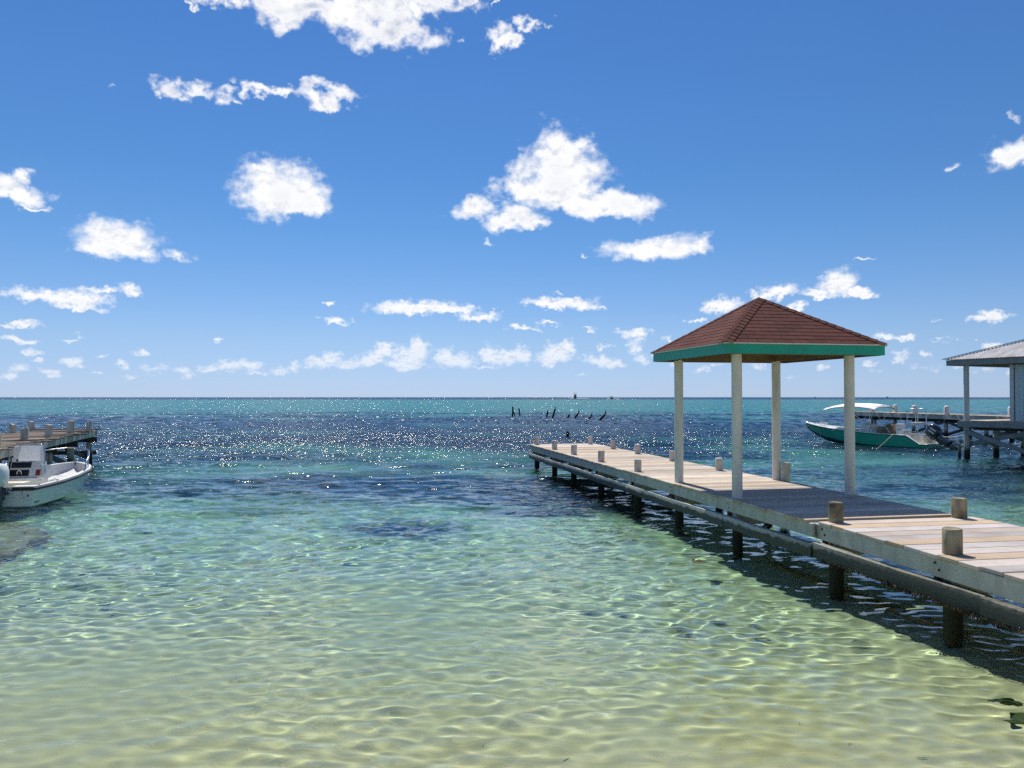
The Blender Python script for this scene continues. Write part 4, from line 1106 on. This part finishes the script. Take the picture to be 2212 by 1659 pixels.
# local frame: x along the side (towards the viewer), y = away to the right
ZF = 1.60; HW = 4.2; HL = 9.0; PW = 2.05
M_side = paint_mat('pale_blue_board', (0.50, 0.59, 0.62), (0.31, 0.37, 0.39), 0.4, 0.7, 2.5)
M_hpost = paint_mat('pale_blue_post', (0.60, 0.62, 0.60), (0.35, 0.38, 0.37), 0.4, 0.7, 2.5)
M_hbeam = paint_mat('blue_grey_beam', (0.26, 0.28, 0.28), (0.13, 0.145, 0.145), 0.5, 0.7, 2.5)
M_corr, t = new_mat('corrugated_metal')
oc, r = coords(t)
n_ = t.noise(t.vec('MULTIPLY', oc, (3, .4, 1)), 2.0, 5, 0.65); n2_ = t.noise(oc, 1.2, 4, 0.6)
col = t.mix(t.map(n_, 0.4, 0.7), (0.58, 0.57, 0.57), (0.36, 0.34, 0.33))
col = t.mix(t.math('MULTIPLY', t.map(n2_, 0.55, 0.75), 0.5), col, (0.25, 0.18, 0.13))
principled(t, Base_Color=col, Roughness=0.5, Metallic=0.25)
y = 0.02; i = 0
while y < HW:
    MB().box((HL / 2, y + .118, ZF - .02), (HL, .228, .04), bev=.004).build('floor_plank', M_deck_far, house); y += .238
fl = house
MB().bar((-.03, -.03, ZF - .15), (HL, -.03, ZF - .15), .05, .22).build('floor_beam', M_hbeam, house)
MB().bar((-.03, .02, ZF - .15), (-.03, HW, ZF - .15), .05, .22).build('floor_beam', M_hbeam, house)
MB().bar((.3, .5, ZF - .30), (HL, .5, ZF - .30), .08, .2).build('floor_beam', M_darkwood, house)
for x in (.25, 2.62, 5.2):
    for y in (.14, 2.1, HW - .15):
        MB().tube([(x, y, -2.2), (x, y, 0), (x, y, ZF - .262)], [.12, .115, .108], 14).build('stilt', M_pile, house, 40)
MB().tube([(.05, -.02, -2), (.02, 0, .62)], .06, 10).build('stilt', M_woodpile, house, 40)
MB().tube([(.25, .14, ZF), (.25, .14, 3.86)], .105, 16).build('porch_post', M_hpost, house, 40)
MB().tube([(.25, HW - .15, ZF), (.25, HW - .15, 3.86)], .105, 16).build('porch_post', M_hpost, house, 40)
for a, b in (((.25, .02, ZF - .45), (2.62, .02, .45)), ((.25, .26, .62), (2.62, .26, ZF - .42)), ((2.62, .03, .45), (5.2, .03, ZF - .45)), ((2.62, .27, ZF - .45), (5.2, .27, .45)), ((.25, .3, ZF - .5), (.25, 2.1, .5)), ((.2, 2.0, ZF - .5), (2.6, 2.2, .5))):
    MB().bar(a, b, .05, .17).build('brace', M_hbeam, house)
# walls of upright boards
wl = MB().box((PW + (HL - PW) / 2, HW / 2 + .06, ZF + 1.1), (HL - PW - .08, HW - .16, 2.18)).build('wall', M_hbeam, house)
bx_ = [MB().box((0, 0, 0), (.148, .03, 2.20), bev=.004).mesh('wall_board', M_side)]
x = PW + .16
while x < PW + 4.2:
    place('board', bx_[0], (x + .076, .10 + rnd.uniform(-.003, .003), ZF + 1.11), (0, 0, rnd.uniform(-.006, .006)), wl); x += .156
y = .30
while y < HW - .2:
    place('board', bx_[0], (PW, y, ZF + 1.11), (0, 0, R(90)), wl); y += .156
MB().box((PW + .05, .085, ZF + 1.11), (.14, .06, 2.21)).build('corner_board', M_hpost, wl)
MB().box((PW + 1.15, .082, ZF + 1.85), (.7, .03, .06)).build('shutter_rail', M_side, wl)
MB().box((PW + 1.15, .075, ZF + 1.0), (.08, .04, .10)).build('hinge', M_engine_grey, wl)
# hip roof
OV = .36; ZEV = 4.09; SL = math.tan(R(20.0))
X0, X1, Y0, Y1 = -OV, HL, -OV, HW + OV
half = (Y1 - Y0) / 2; ZR_ = ZEV + half * SL
hroof = bpy.data.objects.new('roof', None); link(hroof, house)
def corr(P, du, dv, lu, clipf, name):
    """corrugated sheets: du along the eave, dv up the slope"""
    nrm_ = du.cross(dv).normalized(); nrm_ = nrm_ if nrm_.z > 0 else -nrm_
    pitch = .095; n = int(lu / pitch * 4)
    rows_ = 8; mb = MB(); G = []
    for i in range(rows_ + 1):
        row = []
        for j in range(n + 1):
            a = j / n * lu; v0, v1 = clipf(a)
            v_ = v0 + (v1 - v0) * i / rows_
            row.append(P + du * a + dv * v_ + nrm_ * (.014 * math.sin(a / pitch * 2 * math.pi) + .01))
        G.append(row)
    mb.grid(G); return mb.build(name, M_corr, hroof, 80)
cs = math.cos(R(20.0)); sn = math.sin(R(20.0))
# long side facing the viewer (y = Y0)
corr(Vector((X0, Y0, ZEV)), Vector((1, 0, 0)), Vector((0, cs, sn)), X1 - X0, lambda a: (0, min(a, half) / cs), 'metal_sheeting')
corr(Vector((X0, Y1, ZEV)), Vector((1, 0, 0)), Vector((0, -cs, sn)), X1 - X0, lambda a: (0, min(a, half) / cs), 'metal_sheeting')
corr(Vector((X0, Y0, ZEV)), Vector((0, 1, 0)), Vector((cs, 0, sn)), Y1 - Y0, lambda a: (0, min(a, (Y1 - Y0) - a) / cs), 'metal_sheeting')
for yy in (Y0, Y1):
    MB().bar((X0 - .05, yy - (.05 if yy == Y0 else -.05), ZEV + .03), (X0 + half, Y0 + half, ZR_ + .05), .16, .03).build('hip_cap', M_engine_grey, hroof)
MB().bar((X0 + half, Y0 + half, ZR_ + .05), (X1, Y0 + half, ZR_ + .05), .2, .03).build('ridge_cap', M_corr, hroof)
MB().bar((X0 + .05, Y0 + .07, ZEV - .13), (X1, Y0 + .07, ZEV - .13), .035, .22).build('fascia_board', M_hbeam, hroof)
MB().bar((X0 + .07, Y0 + .09, ZEV - .13), (X0 + .07, Y1 - .07, ZEV - .13), .035, .22).build('fascia_board', M_hbeam, hroof)
MB().box(((X0 + X1) / 2 + .1, HW / 2, ZEV - .19), (X1 - X0 - .3, Y1 - Y0 - .3, .03)).build('soffit', M_darkwood, hroof)

# stern line from the teal boat to the boathouse stilt
a_ = tw((.1, -.2, .62))
rope('mooring_rope', [a_, house.matrix_basis @ Vector((.25, .10, 1.02))], .016, 'taut rope from the teal boat\'s stern to the boathouse stilt', .06)

# ------------------------------------------------------------------ old pile stumps with cormorants
M_stump = wood_mat('stump_wood', (0.030, 0.026, 0.026), (0.018, 0.016, 0.017), (0.006, 0.006, 0.006), stretch=(9, 9, 1), vary=0.5)
M_bird = plain('cormorant_plumage', (0.008, 0.008, 0.010), 0.45)
M_beak = plain('beak', (0.12, 0.08, 0.04), 0.5)
F_ = 1662.0
def gpt(xd, yd, z=0.0):
    Y = (CAM_H - z) * F_ / (yd - 858.0); return Vector(((xd - 1106) / F_ * Y, Y, z))
def stump(bx, by, tx, ty, r, label, fork=False):
    b = gpt(bx, by); s_ = b.y / F_
    top = Vector((b.x + (tx - bx) * s_, b.y + rnd.uniform(-.05, .1), (by - ty) * s_))
    d_ = (top - b)
    pts = [b - d_ * (2.2 / max(d_.z, .25)), b, b + d_ * .5 + Vector((rnd.uniform(-.02, .02), 0, 0)), b + d_ * .97, top]
    mb = MB().tube(pts, [r * 1.1, r * 1.08, r, r * .98, r * .8], 10)
    if fork: mb.tube([b + Vector((.42, .1, -.3)), b + Vector((.3, .05, .15)), b + d_ * .60], [r * .75, r * .7, r * .5], 8)
    o = mb.build('pile_stump', M_stump, None, 50)
    tag(o, label, 'stump', 'old pile stumps out in the water')
    return top, d_.normalized()
T = {}
S_ = [('A', 1107, 898.9, 1108, 878.1, .115, 'tall upright black stump with a side prop, leftmost of the row', True),
      ('B', 1122.6, 897.5, 1121, 882.3, .10, 'upright black stump second from the left in the far row', False),
      ('C', 1180.8, 901, 1183.9, 886.8, .115, 'short slightly leaning stump beside the stump with the crouching bird', False),
      ('D', 1193.8, 902.4, 1199, 883.7, .115, 'tall leaning stump, fourth from left, topped by a bird', False),
      ('E', 1225.6, 902.8, 1230.3, 895.5, .11, 'shortest bare leaning stump in the middle of the far row', False),
      ('F', 1241.2, 903.6, 1249.5, 892.4, .115, 'leaning stump under the upright bird with stretched neck', False),
      ('G', 1271.2, 905, 1276.4, 900.2, .11, 'low slanted stump, second from the right, with bird on it', False),
      ('H', 1295, 908, 1306.3, 895.8, .125, 'long slanted stump at the right end of the far row', False)]
for (k, bx, by, tx, ty, r_, lab, fk) in S_:
    T[k] = stump(bx, by, tx, ty, r_, lab, fk)
b = gpt(1225.9, 943.9)
o = MB().tube([(b.x, b.y, -2.2), (b.x, b.y, .0), (b.x + .01, b.y, .30), (b.x + .02, b.y, .345)], [.10, .095, .092, .08], 12).build('pile_stump', M_stump, None, 40)
tag(o, 'single short dark stump in the water just beyond the pier end', 'stump', 'old pile stumps out in the water')
def bird(pos, face, lean, h, neck, label):
    """perched cormorant: upright body, long neck, hooked bill, stiff tail; face = -1 left, 1 right"""
    e = empty('cormorant', pos); tag(e, label, 'bird', 'cormorants perched on the stumps')
    k = h / 0.60
    bdy = MB()
    ax = Vector((-face * lean, 0, 1)).normalized()      # body axis, leaning back from the feet
    def at(u_, v_): return ax * (u_ * k) + Vector((face * v_ * k, 0, 0))
    path = [at(-.03, -.10), at(.05, -.02), at(.14, .0), at(.26, .0), at(.36, .01), at(.42, .03), at(.48 + neck * .5, .035), at(.54 + neck, .02), at(.575 + neck, .045), at(.585 + neck, .085), at(.575 + neck, .11)]
    rad = [.018, .05, .082, .088, .068, .040, .028, .027, .034, .030, .014]
    bdy.tube(path, [q_ * k for q_ in rad], 10); bdy.build('body', M_bird, e, 70)
    MB().tube([at(.575 + neck, .10), at(.57 + neck, .16), at(.555 + neck, .175)], [.012 * k, .009 * k, .004 * k], 6).build('beak', M_beak, e, 60)
    for s_ in (-1, 1):
        w = MB().tube([at(.36, -.01) + Vector((0, s_ * .06 * k, 0)), at(.26, -.03) + Vector((0, s_ * .085 * k, 0)), at(.10, -.06) + Vector((0, s_ * .06 * k, 0)), at(-.02, -.10) + Vector((0, s_ * .02 * k, 0))], [.03 * k, .045 * k, .035 * k, .01 * k], 8)
        w.build('wing', M_bird, e, 70)
        MB().tube([at(.08, .02) + Vector((0, s_ * .04 * k, 0)), Vector((.0, s_ * .04 * k, .0))], .012 * k, 6).build('leg', M_beak, e)
    tl = at(-.02, -.09)
    MB().poly([tl + Vector((0, -.03 * k, 0)), tl + Vector((0, .03 * k, 0)), tl + Vector((-face * .10 * k, .045 * k, -.13 * k)), tl + Vector((-face * .10 * k, -.045 * k, -.13 * k))], (0.008, 0, 0.008)).build('tail', M_bird, e)
bird(T['D'][0], -1, .10, .36, -.06, 'black cormorant crouching on the tall fourth stump from the left')
bird(T['F'][0], -1, .20, .52, .06, 'slim upright cormorant with neck stretched straight up, left of two others')
bird(T['G'][0], -1, .30, .52, .02, 'cormorant on the low slanted stump between two other birds')
bird(T['H'][0], -1, .42, .56, -.03, 'plump cormorant on the rightmost slanted stump of the row')

# ------------------------------------------------------------------ boats out at sea
M_fboat = plain('far_boat_hull', (0.05, 0.055, 0.07), 0.5)
M_fboat2 = plain('far_boat_upper', (0.14, 0.15, 0.17), 0.5)
M_foam, t = new_mat('foam')
principled(t, Base_Color=t.mix(t.noise(t.node('ShaderNodeTexCoord').outputs['Object'], 1.5, 4, 0.7), (0.85, 0.86, 0.86), (0.6, 0.66, 0.68)), Roughness=0.9)
def sea_boat(xd, yd, wD, label, tower):
    p_ = gpt(xd, yd); s_ = p_.y / F_; W = wD * s_
    e = empty('motor_boat', p_); tag(e, label, 'motorboat', 'motorboats out at sea')
    # seen bow-on: V-shaped hull coming at the viewer
    L = W * 2.4; h_ = W * (.50 if tower else .34)
    P = []
    for v_ in (0, .25, .5, .75, .92, 1.0):
        hb = W / 2 * (1 - v_ ** 2.6) + .02; gz_ = h_ * (.8 + .45 * v_ ** 1.5)
        P.append([Vector((-hb, -v_ * L + L / 2, gz_)), Vector((-hb * .78, -v_ * L + L / 2, gz_ * .28)), Vector((0, -v_ * L + L / 2, -.4 + .8 * h_ * v_ ** 4)), Vector((hb * .78, -v_ * L + L / 2, gz_ * .28)), Vector((hb, -v_ * L + L / 2, gz_))])
    hm = MB().grid(P); hm.grid([[r_[0], r_[-1]] for r_ in P]); hm.add(P[0], [(0, 1, 2, 3, 4)])
    hm.build('hull', M_fboat, e, 30)
    if tower:
        MB().box((0, L * .1, h_ * 1.35), (W * .66, L * .35, h_ * .9), bev=W * .05).build('cabin', M_fboat2, e)
        MB().box((0, L * .12, h_ * 2.2), (W * .40, L * .2, h_ * .75), bev=W * .04).build('flybridge', M_fboat, e)
        tw_ = MB()
        for s2 in (-1, 1):
            for yy in (-.02, .2):
                tw_.tube([(s2 * W * .36, L * yy, h_ * 1.3), (s2 * W * .30, L * yy, h_ * 3.25)], W * .022, 6)
        tw_.build('tower_frame', M_fboat, e)
        MB().box((0, L * .09, h_ * 3.3), (W * .66, L * .3, h_ * .12), bev=W * .02).build('hard_top', M_fboat, e)
    else:
        MB().box((0, L * .05, h_ * 1.4), (W * .34, L * .15, h_ * .8), bev=W * .03).build('console', M_fboat2, e)
        for s2 in (-1, 1):
            MB().tube([(s2 * W * .40, L * .05, h_ * .8), (s2 * W * .42, L * .05, h_ * 2.25)], W * .025, 6).build('canopy_pole', M_fboat, e)
        MB().box((0, L * .05, h_ * 2.3), (W * .95, L * .3, h_ * .28), bev=W * .03).build('canopy', M_fboat, e)
    # bow wave and wake as ragged foam ridges
    rr = random.Random(int(xd))
    fm = MB()
    for i in range(70):
        s2 = -1 if i < 26 else 1
        reach = 1.1 if s2 < 0 else (3.6 if tower else 2.0)
        a = rr.random() ** 1.4
        fm.blob((s2 * (W * .35 + a * reach * W), L * .1 + rr.uniform(-.5, .5) * W, 0), (W * .16, W * .3, W * (.05 + .17 * (1 - a) * rr.random())), seg=8, jit=.25, seed=i)
    fm.build('bow_wave', M_foam, e, 60)
sea_boat(1242.6, 861.0, 7.4, 'dark sport fishing boat with tower heading in through white foam', True)
sea_boat(1321.0, 862.0, 7.6, 'low dark motorboat with flat canopy heading in, right of the tower boat', False)
def speck(xd, yd, wD, hD, label):
    p_ = gpt(xd, yd); s_ = p_.y / F_; W = wD * s_; H_ = hD * s_
    e = empty('motor_boat', p_); tag(e, label, 'motorboat', 'motorboats out at sea')
    P = []
    for v_ in (-.5, -.45, -.2, .1, .35, .5):
        hb = W * .16 * (1 - max(0, v_ * 2) ** 2) + .05
        P.append([Vector((v_ * W, -hb, H_ * (.38 + .15 * max(0, v_)))), Vector((v_ * W, -hb * .7, -.2)), Vector((v_ * W, hb * .7, -.2)), Vector((v_ * W, hb, H_ * (.38 + .15 * max(0, v_))))])
    hm = MB().grid(P, close=True); hm.add(P[0], [(0, 1, 2, 3)]); hm.build('hull', M_fboat, e)
    MB().box((-W * .08, 0, H_ * .6), (W * .4, W * .2, H_ * .6), bev=W * .03).build('cabin', M_fboat2, e)
speck(1760.6, 859.6, 4.5, 2.8, 'tiny far boat on the horizon left of the gazebo\'s right post')
speck(1917.0, 859.6, 6.5, 3.2, 'small far boat on the horizon above the teal boat\'s canopy')
speck(1200.0, 859.3, 3.2, 1.8, 'tiny dark boat on the horizon left of the tower boat')
speck(311.0, 859.4, 5.0, 1.6, 'tiny low boat on the horizon at the far left')

# ------------------------------------------------------------------ sunken slab, algae rocks, drifting weed
M_slab = plain('algae_concrete', (0.66, 0.43, 0.22), 0.95, noise=0.3, sc=1.6)
sl_ = MB().poly([(-8.35, 14.6, -.8), (-8.42, 14.0, -.8), (-8.1, 13.3, -.8), (-8.12, 12.7, -.8), (-7.8, 12.1, -.8), (-7.75, 11.5, -.8), (-12.5, 11.3, -.8), (-12.5, 16.2, -.8), (-10.0, 15.9, -.8), (-9.3, 15.5, -.8), (-8.9, 15.3, -.8)], (0, 0, .46))
sl_ = sl_.build('concrete_slab', M_slab); sl_.location = (-.35, 0, 0); tag(sl_, 'brown sunken concrete slab under the water near the white skiff', 'slab')
M_rockalg = plain('green_algae_rock', (0.09, 0.14, 0.03), 0.9, noise=0.5, sc=8)
for (xd, yd, sx_, sy_, sz_, lab) in ((2160, 1508, .13, .06, .05, 'small green algae covered rock under water at the lower right'), (2240, 1556, .24, .13, .05, 'dark algae covered rock at the right edge of the shallows')):
    p_ = gpt(xd, yd, -.12); p_.z = float(bed_z(np.array(p_.x), np.array(p_.y))) + .01
    o = MB().blob((0, 0, 0), (sx_, sy_, sz_), seg=18, jit=.32, seed=int(xd)).build('rock', M_rockalg, None, 70); o.location = p_; tag(o, lab, 'rock')
M_sarg = plain('sargassum', (0.26, 0.14, 0.05), 0.8, noise=0.3, sc=20)
def sarg(xd, yd, size, label, seed, flo=True):
    rr = random.Random(seed); p_ = gpt(xd, yd, 0.0 if flo else -.1)
    if not flo: p_.z = float(bed_z(np.array(p_.x), np.array(p_.y))) + .02
    mb = MB()
    for i in range(46):
        a = rr.uniform(0, 6.28); L = size * rr.uniform(.3, 1); x, y = rr.gauss(0, size * .45), rr.gauss(0, size * .3)
        mb.tube([(x, y, 0), (x + math.cos(a) * L * .3, y + math.sin(a) * L * .3, rr.uniform(.0, .02)), (x + math.cos(a + .4) * L * .6, y + math.sin(a + .4) * L * .6, rr.uniform(-.02, .02))], [.008, .012, .003], 5)
    o = mb.build('seaweed_clump', M_sarg); o.location = p_; tag(o, label, 'seaweed')
sarg(1508, 1212, .11, 'brown seaweed clump floating beside the pier in the shade edge', 1)
M_blade = plain('seagrass_blade', (0.06, 0.085, 0.02), 0.6)
rr = random.Random(21)
spots_ = [(1224, 1640, .10, 'largest loose seagrass blade, at the bottom edge right of the middle'), (1982, 1640, .09, 'dark seagrass blade on the sand near the lower right corner'),
          (1566, 1505, .07, 'curved seagrass blade in the shallows below the pier shadow'), (488, 1546, .055, 'single upright looking seagrass blade in the left foreground'),
          (1045, 1606, .045, 'small seagrass scrap at the bottom, left of the largest blade'), (1720, 1560, .05, 'small seagrass blade between the curved blade and the lower right corner'),
          (1130, 1500, .04, 'tiny seagrass scrap in the middle of the foreground shallows'), (1830, 1612, .05, 'thin seagrass blade left of the lower right corner blade')]
bm_ = [MB().poly([(-.5, -.05, 0), (-.2, -.07 + .06 * k, .02), (.2, -.05 + .1 * k, .02), (.5, .1 * k, 0), (.2, .05 + .1 * k, .02), (-.2, .05 + .06 * k, .02)], (0, 0, .02)).mesh('seagrass_blade_%d' % k, M_blade) for k in range(2)]
for (xd, yd, L, lab) in spots_:
    p_ = gpt(xd, yd, -.15); p_.z = float(bed_z(np.array(p_.x), np.array(p_.y))) + .012
    o = place('seagrass_blade', bm_[rr.randrange(2)], p_, (rr.uniform(-.2, .2), rr.uniform(-.2, .2), rr.uniform(0, 3.1)), None, (L, L * .8, L))
    tag(o, lab, 'seagrass', 'loose seagrass blades in the shallows')

# everything that reaches below the surface is lit by the light the waves focus
bpy.context.view_layer.update()
for o in scene.objects:
    if o.type == 'MESH' and o is not water:
        if min((o.matrix_world @ Vector(c)).z for c in o.bound_box) < 0.02:
            o.cycles.is_caustics_receiver = True
